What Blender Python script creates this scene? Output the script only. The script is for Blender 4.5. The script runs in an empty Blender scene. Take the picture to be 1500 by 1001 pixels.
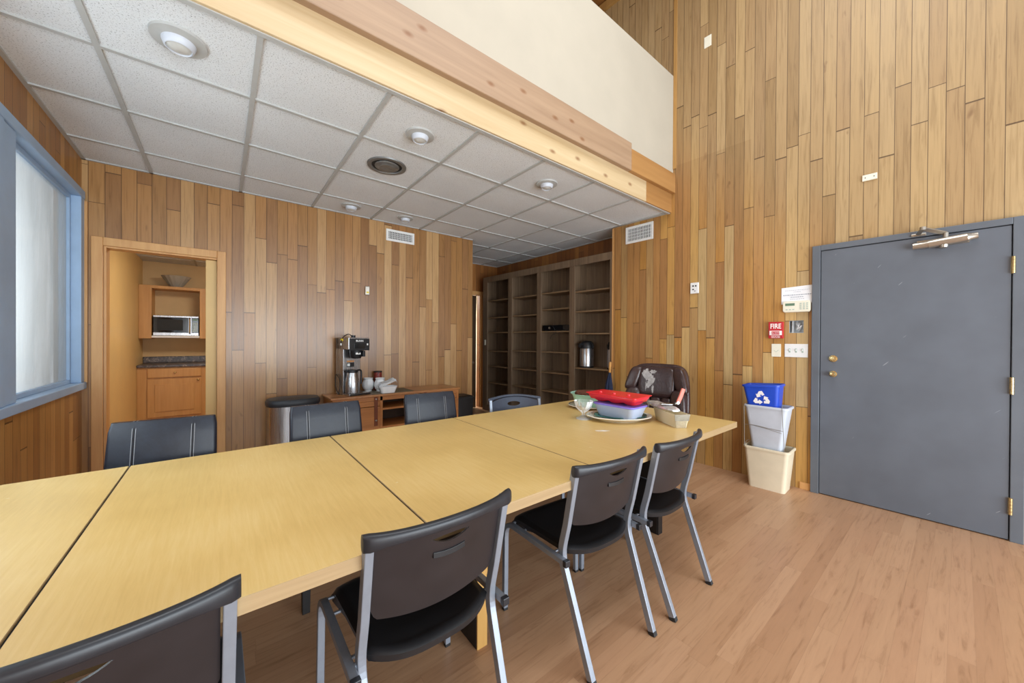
import bpy, bmesh, math, random
from mathutils import Vector, Matrix
random.seed(7)
PI = math.pi
SC = bpy.context.scene
COL = SC.collection

# ------------------------------------------------------------------ camera, world, light, exposure
EYE = 1.30
cam = bpy.data.cameras.new('camera'); cam_o = bpy.data.objects.new('camera', cam); COL.objects.link(cam_o)
cam.sensor_width = 36.0; cam.sensor_fit = 'HORIZONTAL'; cam.lens = 528.4 / 1500 * 36.0
cam.clip_start = 0.02; cam.clip_end = 200
yaw, pit, rol = math.radians(38.789), math.radians(-0.279), math.radians(0.334)
Fv = Vector((math.sin(yaw)*math.cos(pit), math.cos(yaw)*math.cos(pit), math.sin(pit)))
R0 = Vector((math.cos(yaw), -math.sin(yaw), 0)); U0 = R0.cross(Fv)
Rv = R0*math.cos(rol) + U0*math.sin(rol); Uv = -R0*math.sin(rol) + U0*math.cos(rol)
cam_o.matrix_world = Matrix(((Rv.x, Uv.x, -Fv.x, 0), (Rv.y, Uv.y, -Fv.y, 0), (Rv.z, Uv.z, -Fv.z, EYE), (0, 0, 0, 1)))
SC.camera = cam_o
SC.view_settings.view_transform = 'Standard'; SC.view_settings.look = 'None'
SC.view_settings.gamma = 1; SC.view_settings.use_curve_mapping = False
SC.view_settings.exposure = 0.0

world = bpy.data.worlds.new('sky'); SC.world = world; world.use_nodes = True
bg = world.node_tree.nodes['Background']; bg.inputs[0].default_value = (0.86, 0.93, 1.0, 1); bg.inputs[1].default_value = 1.25

def area(name, loc, target, sx, sy, power, color=(1, 1, 1)):
    l = bpy.data.lights.new(name, 'AREA'); l.shape = 'RECTANGLE'; l.size = sx; l.size_y = sy; l.energy = power; l.color = color
    o = bpy.data.objects.new(name, l); COL.objects.link(o); o.location = loc
    o.rotation_euler = (Vector(target) - Vector(loc)).to_track_quat('-Z', 'Y').to_euler()
    return o
area('window_light_rear', (1.3, -3.2, 1.0), (1.4, 2.6, 2.2), 5.6, 2.0, 345, (0.86, 0.94, 1.0))
area('skylight', (1.3, 0.1, 5.66), (1.3, 0.35, 0), 3.6, 1.8, 152, (0.90, 0.96, 1.0))
area('side_window_daylight', (-1.45, 2.15, 1.45), (1.0, 2.3, 2.1), 2.1, 1.2, 95, (0.84, 0.92, 1.0))
area('kitchen_fill_light', (0.3, 5.5, 2.40), (0.1, 6.0, 0), 0.6, 0.6, 44, (1.0, 0.93, 0.82))  # added fill lamp, out of view, that brightens the kitchen
area('hall_room_light', (3.6, 7.2, 2.3), (3.6, 7.0, 0), 0.8, 0.8, 70, (1.0, 0.95, 0.85))

# ------------------------------------------------------------------ materials
def lin(c): return tuple(((v/255)/12.92 if v/255 <= .04045 else (((v/255)+.055)/1.055)**2.4) for v in c)
def L4(c): return lin(c) + (1,)
class NT:
    def __init__(s, name):
        s.m = bpy.data.materials.new(name); s.m.use_nodes = True; s.t = s.m.node_tree
        s.b = s.t.nodes['Principled BSDF']
    def n(s, typ, **kw):
        nd = s.t.nodes.new(typ)
        for k, v in kw.items(): setattr(nd, k, v)
        return nd
    def l(s, a, b): s.t.links.new(a, b)
    def put(s, inp, v):
        if hasattr(v, 'is_output') or hasattr(v, 'links'): s.l(v, inp)
        else: inp.default_value = v
    def math(s, op, a, b=None, c=None):
        nd = s.n('ShaderNodeMath', operation=op)
        s.put(nd.inputs[0], a)
        if b is not None: s.put(nd.inputs[1], b)
        if c is not None: s.put(nd.inputs[2], c)
        return nd.outputs[0]
    def xyz(s):
        tc = s.n('ShaderNodeTexCoord'); sp = s.n('ShaderNodeSeparateXYZ'); s.l(tc.outputs['Object'], sp.inputs[0])
        return tc.outputs['Object'], sp.outputs[0], sp.outputs[1], sp.outputs[2]
    def comb(s, x, y, z):
        nd = s.n('ShaderNodeCombineXYZ')
        for i, v in enumerate((x, y, z)): s.put(nd.inputs[i], v)
        return nd.outputs[0]
    def noise(s, vec, scale=5, detail=3, rough=.5, dist=0):
        nd = s.n('ShaderNodeTexNoise'); s.put(nd.inputs['Vector'], vec)
        nd.inputs['Scale'].default_value = scale; nd.inputs['Detail'].default_value = detail
        nd.inputs['Roughness'].default_value = rough; nd.inputs['Distortion'].default_value = dist
        return nd.outputs['Fac']
    def white(s, vec):
        nd = s.n('ShaderNodeTexWhiteNoise', noise_dimensions='3D'); s.put(nd.inputs['Vector'], vec); return nd.outputs['Value']
    def ramp(s, fac, stops, interp='LINEAR'):
        nd = s.n('ShaderNodeValToRGB'); s.put(nd.inputs[0], fac); cr = nd.color_ramp; cr.interpolation = interp
        while len(cr.elements) < len(stops): cr.elements.new(.5)
        for e, (p, c) in zip(cr.elements, stops): e.position = p; e.color = c
        return nd.outputs[0]
    def mix(s, fac, a, b, mode='MIX'):
        nd = s.n('ShaderNodeMix', data_type='RGBA', blend_type=mode)
        s.put(nd.inputs[0], fac); s.put(nd.inputs[6], a); s.put(nd.inputs[7], b); return nd.outputs[2]
    def bump(s, h, strength=.3, dist=.01):
        nd = s.n('ShaderNodeBump'); s.put(nd.inputs['Height'], h); nd.inputs['Strength'].default_value = strength
        nd.inputs['Distance'].default_value = dist; s.l(nd.outputs[0], s.b.inputs['Normal'])
    def base(s, v): s.put(s.b.inputs['Base Color'], v)
    def set(s, **kw):
        for k, v in kw.items(): s.put(s.b.inputs[k.replace('_', ' ')], v)
        return s.m

def plain(name, c, rough=.5, metal=0, var=.06, scale=14, bump=0, coat=0, spec=.5, trans=0, ior=1.45, alpha=1, aniso=None):
    k = NT(name); o, x, y, z = k.xyz()
    col = L4(c)
    if var:
        nz = k.noise(o, scale, 4, .6)
        d = tuple(v*(1-var*2.2) for v in col[:3]) + (1,); u = tuple(min(1, v*(1+var*2.2)) for v in col[:3]) + (1,)
        k.base(k.ramp(nz, [(.3, d), (.7, u)]))
        k.put(k.b.inputs['Roughness'], k.math('MULTIPLY_ADD', nz, .12, rough-.06))
        if bump: k.bump(nz, bump, .004)
    else: k.base(col); k.b.inputs['Roughness'].default_value = rough
    k.b.inputs['Metallic'].default_value = metal; k.b.inputs['Coat Weight'].default_value = coat
    k.b.inputs['Specular IOR Level'].default_value = spec; k.b.inputs['IOR'].default_value = ior
    k.b.inputs['Transmission Weight'].default_value = trans; k.b.inputs['Alpha'].default_value = alpha
    return k.m

def planks(name, axis, low, high=None, zsplit=(2.2, 3.2), w=.0925, ln=1.35, rough=.42, coat=.0, off=0.0, groove=.045):
    """vertical tongue and groove boards; every board has its own colour and end joints"""
    k = NT(name); o, x, y, z = k.xyz()
    h = x if axis == 'x' else y
    u = k.math('DIVIDE', k.math('ADD', h, 20+off), w)
    # boards are not all of one width: shift each line a little
    ci = k.math('FLOOR', u); fu = k.math('FRACT', u)
    r1 = k.white(k.comb(ci, 3.1, 0)); r3 = k.white(k.comb(ci, 9.7, 2.0))
    ll = k.math('MULTIPLY_ADD', r3, ln*.9, ln*.6)
    v = k.math('DIVIDE', k.math('MULTIPLY_ADD', r1, 7.3, k.math('ADD', z, 10)), ll)
    ri = k.math('FLOOR', v); fv = k.math('FRACT', v)
    r2 = k.white(k.comb(ci, ri, 5.0))
    n = len(low)
    ca = k.ramp(r2, [(i/n, L4(c)) for i, c in enumerate(low)], 'CONSTANT')
    if high:
        n = len(high); cb = k.ramp(r2, [(i/n, L4(c)) for i, c in enumerate(high)], 'CONSTANT')
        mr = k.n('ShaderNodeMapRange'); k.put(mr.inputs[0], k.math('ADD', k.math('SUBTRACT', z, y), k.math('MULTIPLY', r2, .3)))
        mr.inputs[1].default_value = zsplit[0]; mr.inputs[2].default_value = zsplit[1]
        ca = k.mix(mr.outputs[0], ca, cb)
    vec = k.comb(k.math('MULTIPLY_ADD', h, 62, k.math('MULTIPLY', r2, 31)), k.math('MULTIPLY', r2, 17), k.math('MULTIPLY', z, 2.6))
    g = k.noise(vec, 1.0, 5, .62, .6)
    col = k.mix(1.0, ca, k.ramp(g, [(.25, (.66, .61, .54, 1)), (.5, (1, 1, 1, 1)), (.8, (1.13, 1.13, 1.12, 1))]), 'MULTIPLY')
    if high:   # boundary of an old faded area on this wall
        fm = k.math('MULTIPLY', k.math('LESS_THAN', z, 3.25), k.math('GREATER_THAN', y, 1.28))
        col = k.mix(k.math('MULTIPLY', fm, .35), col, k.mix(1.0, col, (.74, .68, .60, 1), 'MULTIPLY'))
    # knots and stains
    kn = k.noise(k.comb(k.math('MULTIPLY', h, 9), k.math('MULTIPLY', r2, 40), k.math('MULTIPLY', z, 3.2)), 1.6, 2, .5, .3)
    col = k.mix(k.ramp(kn, [(.70, (0, 0, 0, 1)), (.80, (.55, .55, .55, 1))]), col, L4((96, 62, 34)))
    e1 = k.math('LESS_THAN', fu, groove); e2 = k.math('LESS_THAN', fv, .0045)
    ed = k.math('MAXIMUM', e1, e2)
    col = k.mix(k.math('MULTIPLY', ed, .78), col, L4((60, 34, 14)))
    k.base(col)
    k.put(k.b.inputs['Roughness'], k.math('MULTIPLY_ADD', g, .18, rough-.09))
    k.b.inputs['Coat Weight'].default_value = coat; k.b.inputs['Coat Roughness'].default_value = .22
    ht = k.math('SUBTRACT', k.math('MULTIPLY_ADD', r2, .25, k.math('MULTIPLY', g, .12)), k.math('MULTIPLY', ed, 1.0))
    k.bump(ht, .35, .003)
    return k.m

def grained(name, c1, c2, axis='x', scale=30, rough=.45, knots=False, coat=0, stretch=.06, lo=.3, hi=.7, metal=0):
    k = NT(name); k.b.inputs['Metallic'].default_value = metal; o, x, y, z = k.xyz()
    s = {'x': (stretch, 1, 1), 'y': (1, stretch, 1), 'z': (1, 1, stretch)}[axis]
    vec = k.comb(*[k.math('MULTIPLY', a, b) for a, b in zip((x, y, z), s)])
    g = k.noise(vec, scale, 6, .65, .5); g2 = k.noise(vec, scale*.22, 2, .5, 1.2)
    t = k.math('ADD', k.math('MULTIPLY', g, .6), k.math('MULTIPLY', g2, .4))
    col = k.ramp(t, [(lo, L4(c1)), (hi, L4(c2))])
    if knots:
        s2 = (.5, 1) if axis == 'x' else (1, .5)
        v2 = k.comb(k.math('MULTIPLY', k.math('ADD', x, y), s2[0]), k.math('MULTIPLY', z, s2[1]), 0)
        vo = k.n('ShaderNodeTexVoronoi'); vo.voronoi_dimensions = '2D'; k.l(v2, vo.inputs['Vector']); vo.inputs['Scale'].default_value = 5.2
        vo.inputs['Randomness'].default_value = 1
        sel = k.math('GREATER_THAN', k.white(k.comb(vo.outputs['Color'], 0, 0)), .55)
        m = k.math('MULTIPLY', k.ramp(vo.outputs['Distance'], [(.03, (1, 1, 1, 1)), (.11, (0, 0, 0, 1))]), sel)
        col = k.mix(k.math('MULTIPLY', m, .75), col, L4((120, 74, 36)))
    k.base(col); k.put(k.b.inputs['Roughness'], k.math('MULTIPLY_ADD', g, .16, rough-.08))
    k.b.inputs['Coat Weight'].default_value = coat; k.b.inputs['Coat Roughness'].default_value = .25
    k.bump(g, .12, .002)
    return k.m

def floor_mat():
    k = NT('vinyl_plank_floor'); o, x, y, z = k.xyz()
    w, ln = .075, .95
    v = k.math('DIVIDE', k.math('ADD', y, 20), w); ci = k.math('FLOOR', v); fv = k.math('FRACT', v)
    r1 = k.white(k.comb(ci, 1.3, 0)); u = k.math('DIVIDE', k.math('MULTIPLY_ADD', r1, 5.1, k.math('ADD', x, 20)), ln)
    ri = k.math('FLOOR', u); fu = k.math('FRACT', u); r2 = k.white(k.comb(ci, ri, 4.0))
    base = k.ramp(r2, [(0, L4((172, 132, 100))), (.35, L4((180, 141, 108))), (.7, L4((187, 148, 115))), (1, L4((176, 135, 103)))])
    g = k.noise(k.comb(k.math('MULTIPLY', x, 3.2), k.math('MULTIPLY_ADD', y, 42, k.math('MULTIPLY', r2, 50)), 0), 1, 6, .65, 1.1)
    col = k.mix(1, base, k.ramp(g, [(.28, (.70, .64, .58, 1)), (.46, (.97, .96, .95, 1)), (.8, (1.08, 1.08, 1.08, 1))]), 'MULTIPLY')
    ed = k.math('MAXIMUM', k.math('LESS_THAN', fv, .02), k.math('LESS_THAN', fu, .002))
    col = k.mix(k.math('MULTIPLY', ed, .25), col, L4((120, 82, 56)))
    k.base(col); k.put(k.b.inputs['Roughness'], k.math('MULTIPLY_ADD', g, .15, .30))
    k.bump(g, .06, .002); return k.m

def tile_mat():
    k = NT('acoustic_tile'); o, x, y, z = k.xyz()
    n1 = k.noise(o, 150, 2, .6); n2 = k.noise(o, 330, 1, .5); n3 = k.noise(o, 1.6, 2, .5)
    sp = k.ramp(n1, [(.33, (.50, .50, .49, 1)), (.42, (1, 1, 1, 1))])
    b = k.ramp(n3, [(.3, L4((214, 218, 221))), (.7, L4((223, 227, 230)))])
    k.base(k.mix(1, b, sp, 'MULTIPLY')); k.b.inputs['Roughness'].default_value = .9
    k.bump(n1, .5, .004); return k.m

def table_mat():
    k = NT('table_veneer'); o, x, y, z = k.xyz()
    g = k.noise(k.comb(k.math('MULTIPLY', x, 90), k.math('MULTIPLY', y, 5), 0), 1, 5, .7, .4)
    n = k.noise(o, 2.4, 3, .55); col = k.ramp(k.math('ADD', k.math('MULTIPLY', g, .45), k.math('MULTIPLY', n, .55)),
        [(.30, L4((198, 165, 100))), (.5, L4((211, 179, 113))), (.72, L4((221, 193, 133)))])
    v = k.noise(o, 26, 2, .5); sp = k.ramp(v, [(.78, (0, 0, 0, 1)), (.80, (.7, .7, .7, 1))])
    col = k.mix(sp, col, L4((226, 216, 190)))
    k.base(col)
    k.put(k.b.inputs['Roughness'], k.math('MULTIPLY_ADD', n, .22, .22))
    k.bump(g, .05, .001); return k.m

def leather_mat():
    k = NT('brown_leather'); o, x, y, z = k.xyz()
    n = k.noise(o, 60, 4, .6); n2 = k.noise(o, 9, 3, .6, 1.0)
    col = k.ramp(n, [(.3, L4((42, 27, 27))), (.7, L4((62, 41, 40)))])
    k.base(col); k.put(k.b.inputs['Roughness'], k.math('MULTIPLY_ADD', n, .2, .22))
    k.b.inputs['Specular IOR Level'].default_value = .65
    k.bump(k.math('ADD', k.math('MULTIPLY', n, .3), n2), .35, .012); return k.m

def door_mat(name, c):
    k = NT(name); o, x, y, z = k.xyz()
    n = k.noise(o, 3.0, 3, .6)
    col = k.ramp(n, [(.3, L4(tuple(v*.96 for v in c))), (.7, L4(tuple(v*1.05 for v in c)))])
    rot = k.comb(k.math('MULTIPLY_ADD', x, 10, k.math('MULTIPLY', z, 9)), 0, k.math('MULTIPLY_ADD', x, 90, k.math('MULTIPLY', z, -80)))
    sc = k.noise(rot, .5, 1, .5); m = k.ramp(sc, [(.768, (0, 0, 0, 1)), (.78, (.6, .6, .6, 1))])
    col = k.mix(m, col, L4((168, 172, 176)))
    k.base(col); k.put(k.b.inputs['Roughness'], k.math('MULTIPLY_ADD', n, .2, .34)); return k.m

def counter_mat():
    k = NT('dark_stone_laminate'); o, x, y, z = k.xyz()
    n = k.noise(o, 22, 6, .7, 1.2)
    k.base(k.ramp(n, [(.35, L4((42, 38, 38))), (.52, L4((78, 68, 66))), (.66, L4((150, 136, 124)))]))
    k.b.inputs['Roughness'].default_value = .3; return k.m

def window_glass():
    k = NT('window_glass'); g = k.n('ShaderNodeBsdfGlass'); 
    o, x, y, z = k.xyz(); n = k.noise(k.comb(k.math('MULTIPLY', x, 1), k.math('MULTIPLY', y, 4), k.math('MULTIPLY', z, .7)), 3, 3, .6)
    tr = k.n('ShaderNodeBsdfTransparent'); df = k.n('ShaderNodeBsdfTranslucent'); df.inputs[0].default_value = (.58, .60, .59, 1)
    gl = k.n('ShaderNodeBsdfGlossy'); gl.inputs['Roughness'].default_value = .05
    m1 = k.n('ShaderNodeMixShader'); k.put(m1.inputs[0], k.math('MULTIPLY_ADD', n, .5, .38)); k.l(tr.outputs[0], m1.inputs[1]); k.l(df.outputs[0], m1.inputs[2])
    m2 = k.n('ShaderNodeMixShader'); m2.inputs[0].default_value = .08; k.l(m1.outputs[0], m2.inputs[1]); k.l(gl.outputs[0], m2.inputs[2])
    k.l(m2.outputs[0], k.t.nodes['Material Output'].inputs[0]); return k.m

def clear_mat(name, tint, amount=.75, rough=.03):
    """clear or milky plastic and glass seen as thin sheet"""
    k = NT(name); tr = k.n('ShaderNodeBsdfTransparent'); tr.inputs[0].default_value = tint + (1,)
    k.b.inputs['Base Color'].default_value = tint + (1,); k.b.inputs['Roughness'].default_value = rough
    fr = k.n('ShaderNodeFresnel'); fr.inputs[0].default_value = 1.5
    m = k.n('ShaderNodeMixShader')
    k.put(m.inputs[0], k.math('MINIMUM', k.math('ADD', k.math('MULTIPLY', fr.outputs[0], 1.0), 1-amount), 1.0))
    k.l(tr.outputs[0], m.inputs[1]); k.l(k.b.outputs[0], m.inputs[2]); k.l(m.outputs[0], k.t.nodes['Material Output'].inputs[0])
    return k.m

M = dict(
 far_plastic=plain('blue_grey_plastic', (62,70,86), .38, 0, .05, 9, .04),
 vent_metal=plain('brushed_vent_metal', (120,121,120), .42, .5, .04),
 wall_back=planks('cedar_boards_back', 'x', [(150,108,62),(166,122,72),(138,96,54),(176,136,88),(156,112,62),(146,104,62),(184,146,98),(162,116,66)], w=.0925, rough=.36, coat=.35),
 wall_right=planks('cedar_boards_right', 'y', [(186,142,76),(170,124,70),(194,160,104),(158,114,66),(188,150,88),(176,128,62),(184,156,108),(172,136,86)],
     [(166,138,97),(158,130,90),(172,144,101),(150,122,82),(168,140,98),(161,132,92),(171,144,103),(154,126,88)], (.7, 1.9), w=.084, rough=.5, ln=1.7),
 wall_left=planks('cedar_boards_left', 'y', [(172,124,66),(156,108,56),(184,136,78),(166,118,62),(176,130,72)], w=.0925, rough=.45, coat=.1),
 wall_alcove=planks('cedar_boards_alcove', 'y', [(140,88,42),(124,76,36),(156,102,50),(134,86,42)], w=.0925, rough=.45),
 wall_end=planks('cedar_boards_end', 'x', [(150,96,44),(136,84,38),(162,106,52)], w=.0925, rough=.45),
 roof=planks('roof_boards', 'y', [(128,82,40),(112,70,34),(140,92,46)], w=.12, rough=.5),
 floor=floor_mat(), tile=tile_mat(),
 grid=plain('ceiling_grid_metal', (176,177,175), .7, 0, .02),
 white_wall=plain('cream_plaster', (178,170,154), .8, 0, .015, 3),
 beam=grained('pine_beam', (176,148,106), (206,186,150), 'x', 14, .5, True, stretch=.05),
 beam_up=grained('weathered_beam', (134,106,82), (172,144,116), 'x', 16, .55, True, stretch=.05),
 beam_end=grained('varnished_beam_end', (146,102,56), (176,132,80), 'x', 18, .4, stretch=.05),
 casing=grained('oak_casing', (188,134,78), (218,170,112), 'z', 22, .42, stretch=.07),
 knotty=grained('knotty_pine_trim', (156,114,60), (184,142,82), 'z', 18, .5, True, stretch=.08),
 blue=plain('blue_grey_paint', (154,181,211), .45, 0, .03, 6),
 grey_door=door_mat('slate_door_paint', (92,98,107)), grey_frame=door_mat('slate_frame_paint', (92,98,106)),
 glass=window_glass(),
 table=table_mat(), table_edge=grained('plywood_edge', (138,112,76), (174,148,108), 'x', 40, .55, stretch=.03),
 black=plain('black_plastic', (26,27,30), .42, 0, .08, 30, .05), back_plastic=plain('dark_brown_plastic', (38,34,36), .42, 0, .07, 9, .04),
 cap_plastic=plain('charcoal_plastic', (38,40,45), .36, 0, .07, 25, .05),
 steel=plain('silver_painted_tube', (140,148,160), .36, .4, .03, 20), foot=plain('rubber_foot', (35,35,36), .7),
 pleather=plain('black_faux_leather', (29,34,45), .36, 0, .1, 40, .12, 0, .5), thread=plain('grey_thread', (170,172,176), .8, 0, 0),
 chairleg=plain('black_wood', (24,22,22), .45), ped_edge=grained('pale_wood_edge', (168,126,64), (190,148,84), 'z', 20, .5),
 leather=leather_mat(), scuff=plain('worn_leather_patch', (158,154,152), .6, 0, .12, 40, .2),
 walnut=grained('walnut_laminate', (84,67,51), (134,111,87), 'z', 55, .5, stretch=.035),
 walnut_edge=grained('walnut_shelf_edge', (112,88,62), (142,116,86), 'y', 40, .5, stretch=.05),
 oak=grained('honey_oak', (176,124,62), (202,152,88), 'z', 26, .4, stretch=.06),
 kitchen_wall=plain('warm_kitchen_paint', (200,168,122), .7, 0, .03, 3), kwall_l=plain('yellow_kitchen_paint', (214,178,116), .45, 0, .03, 2),
 counter=counter_mat(), brass=plain('brass', (206,186,136), .25, .85, .04), chrome=plain('chrome', (200,200,200), .16, 1, .02),
 stainless=grained('brushed_stainless', (150,150,152), (205,205,207), 'z', 90, .28, stretch=.01, metal=.95), dark_glass=plain('dark_glass', (16,17,20), .08, 0, 0),
 nickel=plain('satin_nickel', (176,170,160), .32, .85, .04), lid=plain('dark_lid', (44,48,54), .4, 0, .05),
 cabinet=grained('credenza_wood', (150,92,42), (190,126,66), 'x', 24, .42, stretch=.07), cabinet_top=grained('credenza_top', (152,98,52), (186,130,78), 'x', 24, .3, stretch=.07, coat=.3),
 cabinet_dark=plain('dark_hollow', (60,38,20), .7), strap=plain('leather_strap', (112,58,34), .6),
 white=plain('white_plastic', (228,229,228), .45, 0, .02), ivory=plain('ivory_plastic', (228,224,206), .45, 0, .02), ceramic=plain('white_ceramic', (228,230,232), .2, 0, .02),
 paper=plain('white_paper', (236,238,242), .8, 0, .01), ink=plain('grey_ink', (150,158,172), .8, 0, 0), red=plain('fire_red', (186,30,40), .4, 0, .04), red_text=plain('white_lettering', (240,236,234), .6, 0, 0),
 lcd=plain('green_lcd', (92,122,96), .3, 0, .02), btn=plain('grey_button', (172,188,178), .6, 0, 0), dark=plain('dark_cavity', (36,38,40), .7), galv=plain('galvanized_box', (176,182,186), .45, .3, .08, 30),
 wire=plain('white_wire', (220,222,224), .5, 0, 0), blue_bin=plain('recycling_blue', (34,74,190), .38, 0, .05, 8), bin_white=plain('pale_grey_plastic', (196,202,212), .45, 0, .03, 6),
 bin_beige=plain('beige_plastic', (220,208,182), .45, 0, .03, 5), bag=plain('grey_bag', (190,194,198), .4, 0, .1, 20, .5),
 mint=plain('mint_glaze', (164,214,196), .25, 0, .03), plate=plain('cream_china', (236,230,216), .2, 0, .02), teal=plain('teal_plate', (30,92,88), .25, 0, .05),
 cake=plain('chocolate_cake', (96,54,36), .8, 0, .2, 50, .8), red_clear=clear_mat('red_translucent_plastic', (.86, .04, .06), .35, .15), red_solid=plain('red_lid_plastic', (222,40,48), .3, 0, .04),
 milky=clear_mat('milky_blue_plastic', (.62, .72, .90), .40, .25), purple=plain('purple_lid', (126,112,204), .4, 0, .04), clear=clear_mat('clear_glass', (.96, .97, .97), .93, .02),
 amber=clear_mat('clear_plastic_box', (.95, .91, .80), .88, .04), foil=plain('crumpled_foil', (205,208,210), .35, .6, .15, 30, .9), cover=plain('printed_cover', (142,138,126), .35, .5, .1, 30), 
 pink=plain('salmon_handle', (216,120,104), .45, 0, .05), wrap=clear_mat('cling_wrap', (.9, .92, .94), .55, .15),
 navy=plain('navy_cloth', (30,40,66), .8, 0, .15, 20, .2), bamboo=plain('bamboo_handle', (206,152,84), .45, 0, .1, 40),
 tin=plain('red_brown_tin', (120,48,40), .4, 0, .5, 50), mat=plain('grey_green_placemat', (116,108,90), .85, 0, .1, 60), yellow=plain('yellow_tag', (224,200,50), .6, 0, 0), label=plain('orange_label', (206,140,80), .6, 0, 0),
 fence=planks('fence_boards', 'y', [(176,166,156),(190,180,170),(168,160,152),(196,186,172)], w=.13, ln=4, rough=.8, off=.03), soil=plain('ground', (120,118,96), .9, 0, .15, 4),
 leaf=plain('leaf_green', (92,118,70), .7, 0, .2, 8), light_glass=plain('frosted_bulb', (196,196,192), .35, 0, .02), hole=plain('shadow_gap', (20,20,20), .9, 0, 0),
 brown_door=grained('dark_stained_door', (50,34,20), (78,54,32), 'z', 30, .4, stretch=.05), hallwall=plain('pale_hall_paint', (236,230,214), .8, 0, .01),
)

# ------------------------------------------------------------------ mesh helpers
def B(): return bmesh.new()
def box(bm, x0, x1, y0, y1, z0, z1, mi=0):
    vs = [bm.verts.new((x, y, z)) for z in (z0, z1) for y in (y0, y1) for x in (x0, x1)]
    for f in ((0,2,3,1),(4,5,7,6),(0,1,5,4),(2,6,7,3),(0,4,6,2),(1,3,7,5)):
        fa = bm.faces.new([vs[i] for i in f]); fa.material_index = mi
    return bm
def frustum(bm, a, z0, b, z1):
    """a,b = (cx,cy,hx,hy)"""
    lo = [bm.verts.new((a[0]+sx*a[2], a[1]+sy*a[3], z0)) for sx, sy in ((-1,-1),(1,-1),(1,1),(-1,1))]
    hi = [bm.verts.new((b[0]+sx*b[2], b[1]+sy*b[3], z1)) for sx, sy in ((-1,-1),(1,-1),(1,1),(-1,1))]
    bm.faces.new(lo[::-1]); bm.faces.new(hi)
    for i in range(4): bm.faces.new((lo[i], lo[(i+1) % 4], hi[(i+1) % 4], hi[i]))
def tube(bm, pts, r, n=10, square=False, r2=None, cap=True):
    pts = [Vector(p) for p in pts]; rings = []
    up = None
    for i, p in enumerate(pts):
        if i == 0: d = pts[1]-p
        elif i == len(pts)-1: d = p-pts[i-1]
        else: d = (pts[i+1]-p).normalized() + (p-pts[i-1]).normalized()
        d.normalize()
        if up is None:
            up = Vector((1, 0, 0)) if abs(d.x) < .9 else Vector((0, 0, 1))
        s = d.cross(up).normalized(); up = s.cross(d).normalized()
        rr = r[i] if isinstance(r, (list, tuple)) else r
        ring = []
        if square:
            b2 = r2 or rr
            for a, b in ((-1,-1),(1,-1),(1,1),(-1,1)): ring.append(bm.verts.new(p + up*a*rr + s*b*b2))
        else:
            for k in range(n):
                a = 2*PI*k/n; ring.append(bm.verts.new(p + up*math.cos(a)*rr + s*math.sin(a)*rr))
        rings.append(ring)
    m = len(rings[0])
    for a, b in zip(rings, rings[1:]):
        for k in range(m): bm.faces.new((a[k], a[(k+1) % m], b[(k+1) % m], b[k]))
    if cap: bm.faces.new(rings[0][::-1]); bm.faces.new(rings[-1])
    return bm
def smooth_path(pts, n=6):
    P = [Vector(p) for p in pts]; out = []
    Q = [P[0]] + P + [P[-1]]
    for i in range(1, len(Q)-2):
        for k in range(n):
            t = k/n; a, b, c, d = Q[i-1], Q[i], Q[i+1], Q[i+2]
            out.append(.5*((2*b)+(c-a)*t+(2*a-5*b+4*c-d)*t*t+(-a+3*b-3*c+d)*t*t*t))
    out.append(P[-1]); return out
def bend(a, b, c, r, n=5):
    """points rounding the corner b of the path a-b-c"""
    a, b, c = Vector(a), Vector(b), Vector(c)
    p = b + (a-b).normalized()*r; q = b + (c-b).normalized()*r
    return [((1-t)**2)*p + 2*(1-t)*t*b + t*t*q for t in [i/n for i in range(n+1)]]
def lathe(bm, prof, n=40, sx=1, sy=1, ripple=0, rn=0, c=(0, 0, 0), cap=True):
    rings = []
    for r, z in prof:
        ring = []
        for k in range(n):
            a = 2*PI*k/n; q = r*(1 + (ripple*math.cos(a*rn) if ripple else 0))
            ring.append(bm.verts.new((c[0]+q*math.cos(a)*sx, c[1]+q*math.sin(a)*sy, c[2]+z)))
        rings.append(ring)
    for a, b in zip(rings, rings[1:]):
        for k in range(n): bm.faces.new((a[k], a[(k+1) % n], b[(k+1) % n], b[k]))
    if cap and prof[0][0] > 1e-4: bm.faces.new(rings[0][::-1])
    if cap and prof[-1][0] > 1e-4: bm.faces.new(rings[-1])
    return bm
def loft(bm, rings, cap0=True, cap1=True):
    R = [[bm.verts.new(p) for p in r] for r in rings]; m = len(R[0])
    for a, b in zip(R, R[1:]):
        for k in range(m): bm.faces.new((a[k], a[(k+1) % m], b[(k+1) % m], b[k]))
    if cap0: bm.faces.new(R[0][::-1])
    if cap1: bm.faces.new(R[-1])
def rrect(cx, cy, hx, hy, r, z, n=5):
    out = []
    for sx, sy, a0 in ((1,1,0),(-1,1,PI/2),(-1,-1,PI),(1,-1,1.5*PI)):
        for k in range(n+1):
            a = a0 + PI/2*k/n; out.append((cx+sx*(hx-r)+r*math.cos(a), cy+sy*(hy-r)+r*math.sin(a), z))
    return out
def prism(bm, poly, y0, y1):
    """poly in x,z extruded along y"""
    a = [bm.verts.new((p[0], y0, p[1])) for p in poly]; b = [bm.verts.new((p[0], y1, p[1])) for p in poly]
    n = len(poly); bm.faces.new(a); bm.faces.new(b[::-1])
    for i in range(n): bm.faces.new((a[i], b[i], b[(i+1) % n], a[(i+1) % n]))
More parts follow.
